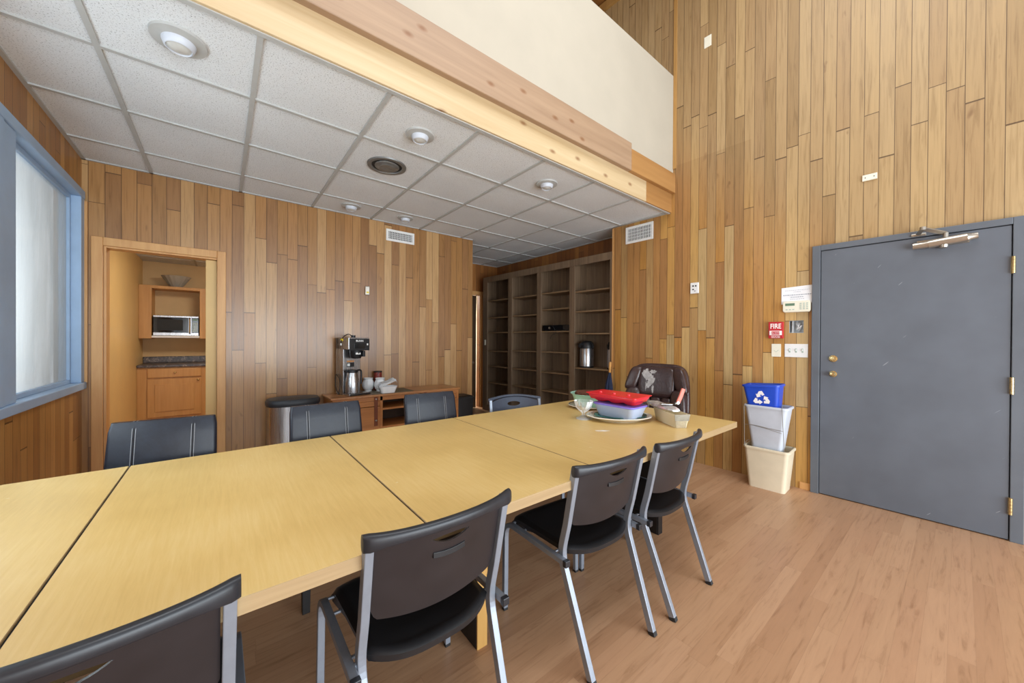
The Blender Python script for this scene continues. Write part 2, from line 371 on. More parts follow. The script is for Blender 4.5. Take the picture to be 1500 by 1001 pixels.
def puff(bm, c, hx, hy, hz, e=.45, n=20, fn=None):
    """rounded cushion (superellipsoid)"""
    def sp(v, p): return math.copysign(abs(v)**p, v)
    rows = []
    for i in range(n+1):
        ph = -PI/2 + PI*i/n; row = []
        for k in range(2*n):
            th = 2*PI*k/(2*n)
            p = Vector((hx*sp(math.cos(ph), e)*sp(math.cos(th), e), hy*sp(math.cos(ph), e)*sp(math.sin(th), e), hz*sp(math.sin(ph), e)))
            if fn: p = fn(p)
            row.append(bm.verts.new(p + Vector(c)))
        rows.append(row)
    for a, b in zip(rows, rows[1:]):
        for k in range(2*n): bm.faces.new((a[k], a[(k+1) % (2*n)], b[(k+1) % (2*n)], b[k]))
    bmesh.ops.remove_doubles(bm, verts=bm.verts, dist=1e-5)
def obj(name, bm, mat, parent=None, bevel=0, smooth=False, loc=None, rot=None, seg=2, solid=0, sub=0, label=None):
    bmesh.ops.recalc_face_normals(bm, faces=bm.faces)
    me = bpy.data.meshes.new(name); bm.to_mesh(me); bm.free()
    mats = mat if isinstance(mat, list) else [mat]
    for m in mats: me.materials.append(M[m] if isinstance(m, str) else m)
    o = bpy.data.objects.new(name, me); COL.objects.link(o)
    if parent: o.parent = parent
    if loc: o.location = loc
    if rot is not None: o.rotation_euler = rot if isinstance(rot, (tuple, list)) else (0, 0, rot)
    if smooth:
        for p in me.polygons: p.use_smooth = True
        if smooth != 'all':
            me.set_sharp_from_angle(angle=math.radians(smooth if smooth is not True else 40))
    if solid:
        s = o.modifiers.new('solid', 'SOLIDIFY'); s.thickness = solid; s.offset = 0
    if bevel:
        b = o.modifiers.new('bevel', 'BEVEL'); b.width = bevel; b.segments = seg; b.limit_method = 'ANGLE'
    if sub:
        s = o.modifiers.new('sub', 'SUBSURF'); s.levels = sub; s.render_levels = sub
    if label: o['label'] = label
    return o
def bx(name, mat, parent, x0, x1, y0, y1, z0, z1, bevel=.002, **kw):
    b = B(); box(b, x0, x1, y0, y1, z0, z1); return obj(name, b, mat, parent, bevel, **kw)
def thing(name, label, cat, loc=(0, 0, 0), rz=0, group=None):
    o = bpy.data.objects.new(name, None); COL.objects.link(o); o.location = loc; o.rotation_euler = (0, 0, rz)
    o.empty_display_size = .05
    o['label'] = label; o['category'] = cat
    if group: o['group'] = group
    return o
def tag(o, label, cat, group=None):
    o['label'] = label; o['category'] = cat
    if group: o['group'] = group
    return o
def struct(name, bm, mat, parent=None, bevel=0, **kw):
    o = obj(name, bm, mat, parent, bevel, **kw)
    if not parent: o['kind'] = 'structure'
    return o
def sempty(name, loc=(0, 0, 0), rz=0):
    o = bpy.data.objects.new(name, None); COL.objects.link(o); o.location = loc; o.rotation_euler = (0, 0, rz); o['kind'] = 'structure'; return o
def dup(root, loc=None, rz=None, label=None, group=None):
    r = root.copy(); COL.objects.link(r)
    if loc is not None: r.location = loc
    if rz is not None: r.rotation_euler = (0, 0, rz)
    if label: r['label'] = label
    if group: r['group'] = group
    for ch in list(root.children):
        c = ch.copy(); COL.objects.link(c); c.parent = r
        for g in list(ch.children):
            d = g.copy(); COL.objects.link(d); d.parent = c
    return r
def text(name, s, size, mat, parent, loc, rot=(PI/2, 0, 0), depth=.0008, sx=1):
    cu = bpy.data.curves.new(name, 'FONT'); cu.body = s; cu.size = size; cu.align_x = 'CENTER'; cu.align_y = 'CENTER'; cu.extrude = depth; cu.offset = size*.02
    t = bpy.data.objects.new('tmp_text', cu); COL.objects.link(t)
    dg = bpy.context.evaluated_depsgraph_get(); me = bpy.data.meshes.new_from_object(t.evaluated_get(dg))
    bpy.data.objects.remove(t); me.materials.clear(); me.materials.append(M[mat])
    o = bpy.data.objects.new(name, me); COL.objects.link(o); o.parent = parent; o.location = loc; o.rotation_euler = rot; o.scale = (sx, 1, 1)
    return o

# right wall is turned 2.537 degrees; wx(Y) is its face, RZ turns fittings so local x runs to the viewer's right, local y into the wall
WA = math.radians(2.537); WB = (3.994, .797)
def wx(Y): return WB[0] - (Y-WB[1])*math.tan(WA)
RZ = WA - PI/2
def on_right(Y, z, out=0): return (wx(Y)-out*math.cos(WA), Y-out*math.sin(WA), z)

YB = 4.453; XL = -.885; CZ = 2.74; YE = 5.80; XA = 4.27; ZR = 5.72
YN = -2.6   # how far the room is built behind the camera

# ------------------------------------------------------------------ shell
b = B(); box(b, XL-.3, 5.2, YN, 8.6, -.06, 0); struct('floor', b, 'floor')
# right wall: slab from near end to the alcove corner, full height; above the dropped ceiling it carries on over the loft
def right_slab(y0, y1, z0, z1, th=.12):
    b = B(); pts = [(wx(y0), y0), (wx(y0)+th, y0), (wx(y1)+th, y1), (wx(y1), y1)]
    loft(b, [[(p[0], p[1], z0) for p in pts], [(p[0], p[1], z1) for p in pts]]); return b
DOOR = (-.262, .810)   # frame outer Y limits
bb = B()
def add_right(y0, y1, z0, z1, th=.14):
    pts = [(wx(y0), y0), (wx(y0)+th, y0), (wx(y1)+th, y1), (wx(y1), y1)]
    loft(bb, [[(p[0], p[1], z0) for p in pts], [(p[0], p[1], z1) for p in pts]])
add_right(YN, DOOR[0]+.01, 0, ZR); add_right(DOOR[0]+.01, DOOR[1]-.01, 2.11, ZR)
# small cut-out for the open junction box
add_right(DOOR[1]-.01, .868, 0, ZR); add_right(.868, .971, 0, 1.375); add_right(.868, .971, 1.487, ZR); add_right(.971, 2.80, 0, ZR)
add_right(2.80, 5.9, CZ+.03, ZR)
struct('wall_right', bb, 'wall_right')
# alcove behind the bookcase
b = B(); box(b, XA, XA+.1, 2.80, YE+.1, 0, CZ+.03); struct('wall_alcove_back', b, 'wall_alcove')
b = B(); box(b, wx(2.8)+.0, XA+.1, 2.70, 2.80, 0, CZ+.02)
bmesh.ops.translate(b, verts=b.verts, vec=(0.142, 0, 0)); struct('wall_alcove_side', b, 'wall_alcove')
# end wall of the hall with its door opening
b = B(); box(b, 2.0, 3.02, YE, YE+.1, 0, CZ+.03); box(b, 3.86, XA+.1, YE, YE+.1, 0, CZ+.03); box(b, 3.02, 3.86, YE, YE+.1, 2.15, CZ+.03)
struct('wall_hall_end', b, 'wall_end')
b = B(); box(b, 2.4, 5.0, 7.9, 8.0, 0, 2.7); box(b, 2.3, 2.4, YE+.1, 8.0, 0, 2.7); box(b, 4.9, 5.0, YE+.1, 8.0, 0, 2.7); struct('wall_far_room', b, 'hallwall')
b = B(); box(b, 2.3, 5.0, YE+.1, 8.0, 2.7, 2.76); struct('ceiling_far_room', b, 'hallwall')
# back wall with kitchen doorway
XO0, XO1, ZO = -.765, -.040, 2.060
b = B(); box(b, XL-.1, XO0, YB, YB+.12, 0, CZ+.03); box(b, XO1, 2.836, YB, YB+.12, 0, CZ+.03); box(b, XO0, XO1, YB, YB+.12, ZO, CZ+.03)
struct('wall_back', b, 'wall_back')
b = B(); box(b, 2.716, 2.836, YB+.12, YE, 0, CZ+.03); struct('wall_hall_left', b, 'wall_alcove')
# left wall with window hole
WY0, WY1, WZ0, WZ1 = 1.05, 4.452, .885, 2.475
b = B(); box(b, XL-.14, XL, YN, YB, 0, WZ0+.01); box(b, XL-.14, XL, YN, YB, WZ1-.01, CZ+.03); box(b, XL-.14, XL, YN, WY0+.01, WZ0, WZ1)
box(b, XL-.14, XL, WY1-.02, YB+.12, WZ0, WZ1); box(b, XL-.14, XL, YN, 2.1, CZ+.03, ZR); struct('wall_left', b, 'wall_left')
# dropped ceiling
b = B(); box(b, XL-.1, XA+.1, 2.075, YE+.1, CZ+.006, CZ+.05); struct('ceiling', b, 'tile')
b = B(); gz0, gz1 = CZ-.004, CZ+.008; hw = .0125
xs = [.14+.624*i for i in range(-1, 7)]; ys = [2.68, 3.335, 3.995, 4.65, 5.305]
for x in xs: box(b, x-hw, x+hw, 2.07, YE if x > 2.84 else YB, gz0, gz1)
for y in ys:
    box(b, XL if y < YB else 2.836, XA, y-hw, y+hw, gz0+.0005, gz1)
box(b, XL, 3.95, 2.066, 2.094, gz0-.004, gz1); box(b, XL, XL+.024, 2.07, YB, gz0, gz1); box(b, XL, 2.83, YB-.02, YB, gz0, gz1)
for a, c in ((2.07, 2.80),):
    pts = [(wx(a)-.024, a), (wx(a), a), (wx(c), c), (wx(c)-.024, c)]
    loft(b, [[(p[0], p[1], gz0) for p in pts], [(p[0], p[1], gz1) for p in pts]])
box(b, 2.836, XA, YE-.02, YE, gz0, gz1); box(b, XA-.022, XA, 2.8, YE, gz0, gz1)
struct('trim_1', b, 'grid')
# loft front: beams and plaster parapet
XR = wx(2.05)+.005
b = B(); box(b, XL, 3.42, 2.050, 2.075, CZ-.002, 2.99); struct('trim_2', b, 'beam', bevel=.004)
b = B(); box(b, 3.42, XR, 2.050, 2.075, CZ-.002, 2.99); struct('trim_3', b, 'beam_end', bevel=.004)
b = B(); box(b, XL, 3.09, 2.008, 2.075, 2.947, 3.212); struct('trim_4', b, 'beam_up', bevel=.006)
b = B(); box(b, 3.09, XR, 2.008, 2.075, 2.947, 3.160); struct('trim_5', b, 'beam_end', bevel=.006)
b = B(); box(b, XL, XR, 2.035, 2.16, 2.99, 4.262); struct('wall_parapet', b, 'white_wall', bevel=.004)
b = B(); box(b, XL, XR+.2, 2.075, 5.9, CZ+.06, CZ+.2); struct('floor_loft', b, 'kitchen_wall')
b = B(); box(b, XL, 4.2, 5.9, 6.0, CZ+.06, ZR); struct('wall_loft_back', b, 'wall_end')
b = B(); box(b, XL-.14, 4.4, YN, 6.0, ZR, ZR+.08); struct('ceiling_roof', b, 'roof')
bb = B(); 
for y0, y1, z0, z1, t in ((2.0, 5.9, 5.60, 5.70, .035),): 
    pts = [(wx(y0)-t, y0), (wx(y0), y0), (wx(y1), y1), (wx(y1)-t, y1)]
    loft(bb, [[(p[0], p[1], z0) for p in pts], [(p[0], p[1], z1) for p in pts]])
struct('trim_6', bb, 'knotty')
bb = B(); y0, y1 = 2.0, 2.034; pts = [(wx(y0)-.012, y0), (wx(y0), y0), (wx(y1), y1), (wx(y1)-.012, y1)]
loft(bb, [[(p[0], p[1], 3.22) for p in pts], [(p[0], p[1], 5.6) for p in pts]]); struct('trim_7', bb, 'knotty')
# thin white corner strip where the panelling ends at the bookcase
bb = B(); box(bb, wx(2.8)-.004, wx(2.8)+.03, 2.795, 2.812, 0, 2.73); struct('trim_8', bb, 'casing')

# ------------------------------------------------------------------ kitchen room
KX, KX1, KY0, KY1, KZ = -.905, 1.3, YB+.12, 7.5, 2.425
b = B(); box(b, KX-.1, KX, YB+.12, KY1, 0, KZ+.05); struct('wall_kitchen_left', b, 'kwall_l')
b = B(); box(b, KX-.1, KX1+.1, KY1, KY1+.1, 0, KZ+.05); struct('wall_kitchen_back', b, 'kitchen_wall')
b = B(); box(b, KX1, KX1+.1, KY0, KY1, 0, KZ+.05); struct('wall_kitchen_right', b, 'kitchen_wall')
b = B(); box(b, KX-.1, KX1+.1, KY0, KY1, KZ, KZ+.05); struct('ceiling_kitchen', b, 'tile')
b = B()
for x in (-.31, .30, .91): box(b, x-.013, x+.013, KY0, KY1, KZ-.006, KZ)
for y in (5.2, 5.81, 6.42, 7.03): box(b, KX, KX1, y-.013, y+.013, KZ-.006, KZ)
struct('trim_9', b, 'grid')
# doorway lining, casings, and the edge of the sliding door
def casing_set(parent):
    w = .068
    y0, y1 = YB-.02, YB
    b = B(); box(b, XO0-w, XO0-.002, y0, y1, 0, ZO+w); obj('casing_left', b, 'casing', parent, .004)
    b = B(); box(b, XO1+.002, XO1+w, y0, y1, 0, ZO+w); obj('casing_right', b, 'casing', parent, .004)
    b = B(); box(b, XO0-.002, XO1+.002, y0, y1, ZO, ZO+w); obj('casing_head', b, 'casing', parent, .004)
    b = B(); box(b, XO0, XO0+.014, y1, YB+.12, 0, ZO); box(b, XO0+.014, XO1, y1, YB+.12, ZO-.014, ZO); obj('jamb', b, 'casing', parent, .001)
d1 = sempty('door_1'); casing_set(d1)
b = B(); box(b, -.122, -.0405, YB+.05, YB+.085, .01, ZO-.016); obj('sliding_panel', b, 'kwall_l', d1, .002, label='pale yellow sliding door edge')
b = B(); box(b, XL+.014, XL+.034, YB-.022, YB, .93, 2.40); struct('trim_10', b, 'casing', bevel=.004)
# kitchen base cabinet, worktop, wall cabinet
KF = 7.0
t = thing('base_cabinet', 'honey oak kitchen base cabinet under the dark worktop', 'cabinet', (0, 0, 0))
bx('body', 'oak', t, KX+.002, .9, KF, KY1-.01, .09, .884, .002); bx('toe_kick', 'cabinet_dark', t, KX+.002, .9, KF+.06, KY1-.01, 0, .09, 0)
for i, (a, c) in enumerate(((-.80, -.235), (-.16, .40))):
    d = bx('drawer', 'oak', t, a, c, KF-.02, KF, .742, .868, .006)
    b = B(); puff(b, ((a+c)/2, KF-.035, .81), .015, .015, .015, 1, 8); obj('knob', b, 'brass', d, smooth=True)
    b = B(); box(b, a, c, KF-.018, KF, .19, .722); box(b, a+.075, c-.075, KF-.026, KF-.018, .265, .647)
    d = obj('door', b, 'oak', t, .007)
    b = B(); puff(b, (c-.035, KF-.035, .69), .014, .015, .014, 1, 8); obj('knob', b, 'brass', d, smooth=True)
b = B(); box(b, KX+.002, .9, KF-.03, KY1, .885, .925); box(b, KX+.002, .9, KY1-.02, KY1, .925, 1.02)
tag(obj('kitchen_worktop', b, 'counter', None, .008), 'dark mottled stone-look worktop with backsplash on the oak base cabinet', 'worktop')
UF = 7.14
t = thing('wall_cabinet', 'open oak wall cabinet holding the microwave', 'cabinet')
b = B(); box(b, KX+.002, -.775, UF, KY1, 1.288, 2.04); obj('side_panel', b, 'oak', t, .003)
b = B(); box(b, -.262, -.08, UF, KY1, 1.288, 2.04); obj('side_panel', b, 'oak', t, .003)
b = B(); box(b, -.775, -.262, UF, KY1, 2.0, 2.04); obj('top_panel', b, 'oak', t, .002)
b = B(); box(b, -.775, -.262, UF, KY1, 1.30, 1.33); obj('shelf', b, 'white', t, .002)
bx('back_panel', 'kitchen_wall', t, -.775, -.262, KY1-.012, KY1-.002, 1.33, 2.0, 0)
t = thing('microwave', 'stainless microwave oven in the oak wall cabinet', 'microwave', (-.518, UF+.01, 1.331))
bx('body', 'stainless', t, -.245, .245, .015, .33, 0, .29, .006)
d = bx('door', 'dark_glass', t, -.242, .13, -.01, .015, .045, .262, .004)
bx('door_trim', 'stainless', t, -.244, .244, -.008, .015, .002, .043, .003); bx('door_trim', 'stainless', t, -.244, .244, -.008, .015, .264, .288, .003)
bx('window', 'dark', d, -.20, .07, -.0115, -.010, .075, .235, .001)
b = B(); tube(b, [(.145, -.012, .03), (.145, -.034, .05), (.145, -.034, .24), (.145, -.012, .26)], .009, 8); obj('handle', b, 'chrome', d, smooth=True)
p = bx('control_panel', 'dark_glass', t, .165, .243, -.01, .015, .045, .262, .003)
b = B()
for i in range(3):
    for j in range(6): box(b, .175+i*.021, .190+i*.021, -.0115, -.010, .06+j*.024, .074+j*.024)
obj('buttons', b, 'btn', p); bx('display', 'lcd', p, .177, .232, -.0115, -.010, .225, .248, 0)
t = thing('glass_bowl', 'pleated glass bowl on top of the oak wall cabinet', 'bowl', (-.53, 7.30, 2.041))
b = B(); lathe(b, [(.001, .004), (.06, 0), (.065, .01), (.10, .06), (.15, .14), (.165, .165), (.160, .165), (.145, .14), (.095, .065), (.001, .014)], 64, ripple=.03, rn=16); obj('bowl', b, clear_mat('smoky_glass', (.6, .57, .5), .55, .05), t, smooth=True)
b = B(); tube(b, smooth_path([(-.13, 7.49, 1.20), (-.125, 7.47, 1.12), (-.16, 7.46, 1.06), (-.18, 7.45, .99), (-.15, 7.42, .93)], 5), .005, 6)
tag(obj('power_cord', b, 'black', smooth=True), 'black power cord hanging behind the kitchen worktop', 'cord')

# ------------------------------------------------------------------ hall end door
d2 = sempty('door_2')
b = B(); box(b, -.765, 0, 0, .04, .01, 2.13)
sl = obj('door_slab', b, 'brown_door', d2, .002, loc=(3.762, YE-.03, 0), rot=.0)
b = B(); tube(b, [(-.06, -.002, .86), (-.06, -.05, .86), (-.16, -.055, .86)], .009, 8); obj('lever_handle', b, 'chrome', sl, smooth=True)
b = B(); lathe(b, [(.026, 0), (.026, .008), (.012, .012)], 20); obj('rose', b, 'chrome', sl, smooth=True, loc=(-.06, 0, .86), rot=(PI/2, 0, 0))
b = B(); box(b, 3.872, 3.945, YE-.02, YE, 0, 2.22); box(b, 2.95, 3.872, YE-.02, YE, 2.155, 2.22); box(b, 2.95, 3.02, YE-.02, YE, 0, 2.155); obj('casing', b, 'casing', d2, .003)

# ------------------------------------------------------------------ windows in left wall
def window(n, y0, y1):
    w = sempty('window_%d' % n)
    X = XL
    b = B()
    z0, z1 = WZ0+.055, WZ1-.06
    # sash: two stiles, two rails, set back a little
    for a, c, e, f in ((y0, y0+.035, z0, z1), (y1-.035, y1, z0, z1), (y0+.035, y1-.035, z0, z0+.03), (y0+.035, y1-.035, z1-.035, z1)):
        box(b, X-.075, X-.035, a, c, e, f)
    obj('window_sash', b, 'blue', w, .004)
    b = B(); box(b, X-.058, X-.052, y0+.03, y1-.03, z0+.025, z1-.03); obj('window_pane', b, 'glass', w)
    return w
w1 = window(1, 3.215, 4.36); w2 = window(2, 1.14, 2.83)
b = B(); X = XL
box(b, X-.10, X+.022, WY0, WY1-.012, WZ1-.062, WZ1); box(b, X-.10, X+.03, WY0, WY1-.012, WZ0, WZ0+.055)
box(b, X-.10, X+.018, 4.352, WY1-.012, WZ0+.055, WZ1-.062); box(b, X-.10, X+.02, 2.83, 3.06, WZ0+.055, WZ1-.062)
box(b, X-.10, X+.012, 3.068, 3.222, WZ0+.055, WZ1-.062); box(b, X-.10, X+.0, 3.055, 3.07, WZ0+.055, WZ1-.062)
box(b, X-.10, X+.018, WY0, 1.14, WZ0+.055, WZ1-.062); struct('window_frame', b, 'blue', bevel=.005)
# outside
b = B(); box(b, -12, XL-.3, YN-2, 14, -.5, -.45); struct('ground_outside', b, 'soil')
b = B(); box(b, -2.62, -2.55, .4, 8, -.45, 3.6); tag(obj('fence', b, 'fence'), 'pale weathered board fence outside the blue window', 'fence')

# ------------------------------------------------------------------ entrance door in right wall
d3 = sempty('door_3', on_right(0, 0), RZ)    # local x to the right (towards -Y), y into wall, z up; local x = -(Y)
fx0, fx1 = -.810, .262
b = B(); box(b, fx0, fx0+.055, -.03, .10, 0, 2.118); box(b, fx1-.055, fx1, -.03, .10, 0, 2.118); box(b, fx0+.055, fx1-.055, -.03, .10, 2.073, 2.118); obj('door_frame', b, 'grey_frame', d3, .003)
b = B(); box(b, fx0+.059, fx1-.059, -.022, .025, .008, 2.068); leaf = obj('door_leaf', b, 'grey_door', d3, .002)
b = B(); box(b, fx0+.05, fx1-.05, .03, .06, 0, 2.08); obj('gap_shade', b, 'hole', d3)  # black sheet behind the leaf, paints in the shade of the gap round it
for z in (1.807, 1.018, .231):
    b = B(); box(b, .200, .2035+.016, -.030, -.02, z-.055, z+.055); 
    for k in range(5): tube(b, [(.209, -.034, z-.055+k*.022+.001), (.209, -.034, z-.055+(k+1)*.022-.001)], .0085, 10)
    obj('hinge', b, 'nickel' if z < 0 else 'brass', d3, smooth=True)
for z, r in ((1.158, .026), (1.03, .024)):
    b = B(); lathe(b, [(.001, .012 if z > 1.1 else .06), (r*.6, .014 if z > 1.1 else .058), (r*.85, .012 if z > 1.1 else .048), (r*.8, .010 if z > 1.1 else .036), (r*.45, .01 if z > 1.1 else .028), (r*.5, .01), (r*1.05, .007), (r*1.1, 0)][::-1], 28)
    o = obj('deadbolt' if z > 1.1 else 'door_knob', b, 'brass', leaf, smooth=True, loc=(-.668, -.022, z), rot=(PI/2, 0, 0))
b = B(); box(b, -.004, .004, -.045, -.03, -.012, .012); obj('thumb_turn', b, 'brass', leaf, .001, loc=(-.668, 0, 1.158), rot=(0, .5, 0))
# door closer: body on the leaf, arm to the frame
c = thing('door_closer', 'silver hydraulic door closer with folding arm at top of the grey door', 'door closer', on_right(-.08, 2.022, .022), RZ)
b = B(); tube(b, [(-.31, -.034, -.020), (-.235, -.034, -.016)], [.024, .027], 18); tube(b, [(-.235, -.034, -.016), (-.06, -.034, -.002)], .030, 18); tube(b, [(-.06, -.034, -.002), (-.045, -.034, 0), (-.015, -.034, .002)], [.030, .024, .022], 14)
box(b, -.29, -.05, -.03, 0, -.034, .016)
obj('cylinder_body', b, 'nickel', c, smooth=True)
b = B(); tube(b, [(-.165, -.034, -.034), (-.165, -.034, -.052), (-.165, -.034, -.058)], [.024, .021, .010], 16); obj('pinion_cap', b, 'nickel', c, smooth=True)
b = B(); tube(b, [(-.155, -.034, .018), (-.155, -.034, .050)], .014, 12); tube(b, [(-.155, -.034, .046), (-.262, -.10, .088)], .013, square=True, r2=.005); obj('main_arm', b, 'nickel', c)
b = B(); tube(b, [(-.262, -.10, .100), (-.262, -.10, .078)], .016, 12); tube(b, [(-.262, -.10, .090), (-.285, -.02, .066)], .011, square=True, r2=.005); obj('forearm', b, 'nickel', c)
b = B(); box(b, -.32, -.245, -.020, .0, .056, .074); obj('frame_bracket', b, 'nickel', c, .003)

# ------------------------------------------------------------------ small fittings on the walls
def register(name, label, loc, rz, w, h):
    t = thing(name, label, 'vent', loc, rz)
    b = B(); e = .028
    box(b, -w/2, w/2, -.008, 0, -h/2, -h/2+e); box(b, -w/2, w/2, -.008, 0, h/2-e, h/2); box(b, -w/2, -w/2+e, -.008, 0, -h/2+e, h/2-e); box(b, w/2-e, w/2, -.008, 0, -h/2+e, h/2-e)
    obj('vent_frame', b, 'white', t, .002); b = B(); box(b, -w/2+e, w/2-e, -.001, 0, -h/2+e, h/2-e); obj('duct_back', b, 'dark', t)
    b = B(); n = 15
    for i in range(n):
        x = -w/2+e+(w-2*e)*(i+.5)/n; box(b, x-.0035, x+.0035, -.008, -.002, -h/2+e, h/2-e)
    for j in range(3):
        z = -h/2+e+(h-2*e)*(j+1)/4; box(b, -w/2+e, w/2-e, -.005, -.002, z-.002, z+.002)
    obj('louvres', b, 'white', t)
register('air_vent', 'white wall air register high on the wood wall above the coffee cabinet', (1.758, YB, 2.593), 0, .365, .145)
register('air_vent', 'white wall air register at top of the wood wall beside the bookcase', on_right(2.44, 2.595), RZ, .358, .205)
def plate(name, label, cat, loc, rz, w, h, mat='white', th=.006, toggles=0, group=None):
    t = thing(name, label, cat, loc, rz, group); bx('cover_plate', mat, t, -w/2, w/2, -th, 0, -h/2, h/2, .002)
    for i in range(toggles):
        x = (i-(toggles-1)/2)*.046
        s = bx('toggle_surround', 'btn', t, x-.007, x+.007, -th-.001, -th, -.018, .018, .0005)
        b = B(); box(b, x-.0035, x+.0035, -th-.012, -th, -.002, .010); obj('toggle', b, mat, s, .001)
    return t
plate('wall_plate', 'ivory blank plate high up on the right wood wall', 'wall plate', on_right(1.68, 4.43), RZ, .07, .115, 'ivory')
t = plate('wall_plate', 'small ivory horizontal plate on wood wall above the grey door', 'wall plate', on_right(.463, 2.607), RZ, .085, .047, 'ivory', .012)
for x in (-.025, .025):
    b = B(); lathe(b, [(.004, 0), (.003, .002)], 10); obj('screw', b, 'dark', t, loc=(x, -.012, 0), rot=(PI/2, 0, 0))
t = thing('wall_remote', 'white remote control holder on the right wall beside the bookcase end', 'remote', on_right(1.79, 1.864), RZ)
bx('holder', 'white', t, -.042, .042, -.016, 0, -.058, .058, .004)
for a_, c_, e_, f_ in ((-.02, -.004, .015, .03), (.008, .022, .015, .03), (-.02, -.004, -.02, -.008), (0, .012, -.035, -.028)): bx('button', 'dark', t, a_, c_, -.018, -.016, e_, f_, 0)
t = thing('wall_sensor', 'small grey device on the back wood wall left of centre', 'sensor', (1.35, YB, 1.876))
bx('housing', 'nickel', t, -.026, .026, -.02, 0, -.052, .052, .005); bx('label_strip', 'yellow', t, -.012, .016, -.021, -.02, -.03, -.012, 0)
# paper notice
t = thing('paper_notice', 'white paper notice above the alarm keypad', 'notice', on_right(.915, 1.717), RZ)
b = B(); v = [b.verts.new(p) for p in ((-.114, -.004, -.082), (.114, -.014, -.078), (.114, -.003, .078), (-.114, -.003, .066))]; b.faces.new(v); obj('sheet', b, 'paper', t, solid=.0008)
for z, w, h in ((.040, .17, .0026), (.024, .05, .0026), (-.002, .20, .006), (-.022, .09, .005), (-.040, .10, .0028)):
    b = B(); x = -w/2
    while x < w/2:
        l = random.uniform(.006, .016); box(b, x, min(x+l, w/2), -.0112 if z < 0 else -.0075, -.0108 if z < 0 else -.007, z-h/2, z+h/2); x += l+.004
    obj('printed_line', b, 'ink', t)
t = thing('alarm_keypad', 'cream alarm keypad with green screen below the paper notice', 'keypad', on_right(.916, 1.61), RZ)
b = B(); loft(b, [rrect(0, 0, .102, .052, .018, 0), rrect(0, 0, .098, .048, .016, .026)]); bmesh.ops.rotate(b, verts=b.verts, cent=(0, 0, 0), matrix=Matrix.Rotation(PI/2, 3, 'X')); obj('housing', b, 'ivory', t, .003)
bx('screen', 'lcd', t, -.080, -.012, -.0275, -.026, .008, .030, .0005)
for i in range(3):
    bx('key', 'btn', t, -.076+i*.024, -.062+i*.024, -.0285, -.026, -.030, -.022, .001)
    for j in range(4): bx('key', 'btn', t, .024+i*.022, .038+i*.022, -.0285, -.026, -.028+j*.016, -.019+j*.016, .001)
t = thing('fire_alarm_pull', 'red FIRE pull station on the wood wall left of the grey door', 'fire alarm', on_right(1.064, 1.402), RZ)
bx('housing', 'red', t, -.056, .056, -.034, 0, -.076, .076, .004)
bx('pull_handle', 'red_text', t, -.047, .047, -.038, -.034, -.046, -.006, .002); bx('handle_inset', 'red', t, -.030, .030, -.040, -.038, -.040, -.012, .002)
text('lettering', 'FIRE', .062, 'red_text', t, (0, -.0345, .034), sx=.74)
text('lettering', 'PULL DOWN', .013, 'red_text', t, (0, -.0405, -.026)); text('lettering', 'PUSH IN THEN', .010, 'red_text', t, (0, -.0345, -.057)); text('lettering', 'LOCAL ALARM', .010, 'red_text', t, (0, -.0345, -.068))
t = thing('junction_box', 'open metal electrical box with loose wires in a hole in the wood wall', 'electrical box', on_right(.92, 1.431), RZ)
b = B(); W2, H2 = .0505, .055
box(b, -W2, W2, .055, .058, -H2, H2); box(b, -W2, -W2+.003, .004, .055, -H2, H2); box(b, W2-.003, W2, .004, .055, -H2, H2); box(b, -W2, W2, .004, .055, -H2, -H2+.003); box(b, -W2, W2, .004, .055, H2-.003, H2); box(b, -.032, -.02, .01, .055, -H2, H2); obj('metal_box', b, 'galv', t)
for k in range(3):
    b = B(); tube(b, smooth_path([(-.01+.012*k, .05, .05), (.0+.01*k, .02, .02), (.025-.012*k, .012, -.01-.008*k), (.03+.004*k, .01, .01), (.012, .03, -.03-.005*k)], 5), .0022, 6); obj('wire', b, 'wire', t, smooth=True)
t = plate('wall_plate', 'ivory blank plate below the red fire alarm', 'wall plate', on_right(1.065, 1.217), RZ, .072, .118, 'ivory')
b = B(); tube(b, [(-.016, -.0075, 0), (0, -.0075, -.016), (.018, -.0075, .004)], .0015, 6); obj('check_mark', b, 'btn', t)
plate('light_switch', 'white triple toggle switch plate left of the grey door', 'light switch', on_right(.919, 1.218), RZ, .165, .118, 'white', .006, 3)
b = B(); box(b, -.04, .04, -.012, 0, 0, .06); o = obj('wood_block', b, 'casing', None, .002, loc=on_right(.845, 0), rot=RZ); tag(o, 'small wood baseboard stub at floor left of the grey door', 'trim block')

# ------------------------------------------------------------------ ceiling fittings
def downlight(x, y, r, label, grp):
    t = thing('ceiling_light', label, 'ceiling light', (x, y, CZ+.006), 0, grp)
    b = B(); lathe(b, [(r, 0), (r*.98, -.012), (r*.6, -.016), (r*.58, -.002)], 40); obj('trim_ring', b, 'grid', t, smooth=True)
    b = B(); lathe(b, [(r*.6, -.002), (r*.60, -.02), (r*.52, -.042), (r*.46, -.046), (r*.43, -.038)], 36); obj('eyeball', b, 'bin_white', t, smooth=True)
    b = B(); lathe(b, [(.001, -.05), (r*.25, -.048), (r*.43, -.04), (r*.43, -.034)], 30); obj('bulb', b, 'light_glass', t, smooth=True)
downlight(-.165, 2.385, .108, 'recessed white ceiling spotlight nearest the window, largest in view', None)
downlight(1.088, 2.405, .098, 'recessed white ceiling spotlight in front of the round chrome air vent', None)
downlight(2.337, 2.408, .098, 'recessed white ceiling spotlight near the beam towards the bookcase', None)
downlight(1.092, 4.165, .098, 'recessed white ceiling spotlight by the back wall, directly behind the round vent', None)
downlight(1.70, 4.156, .090, 'recessed white ceiling spotlight right above the back wall air register', None)
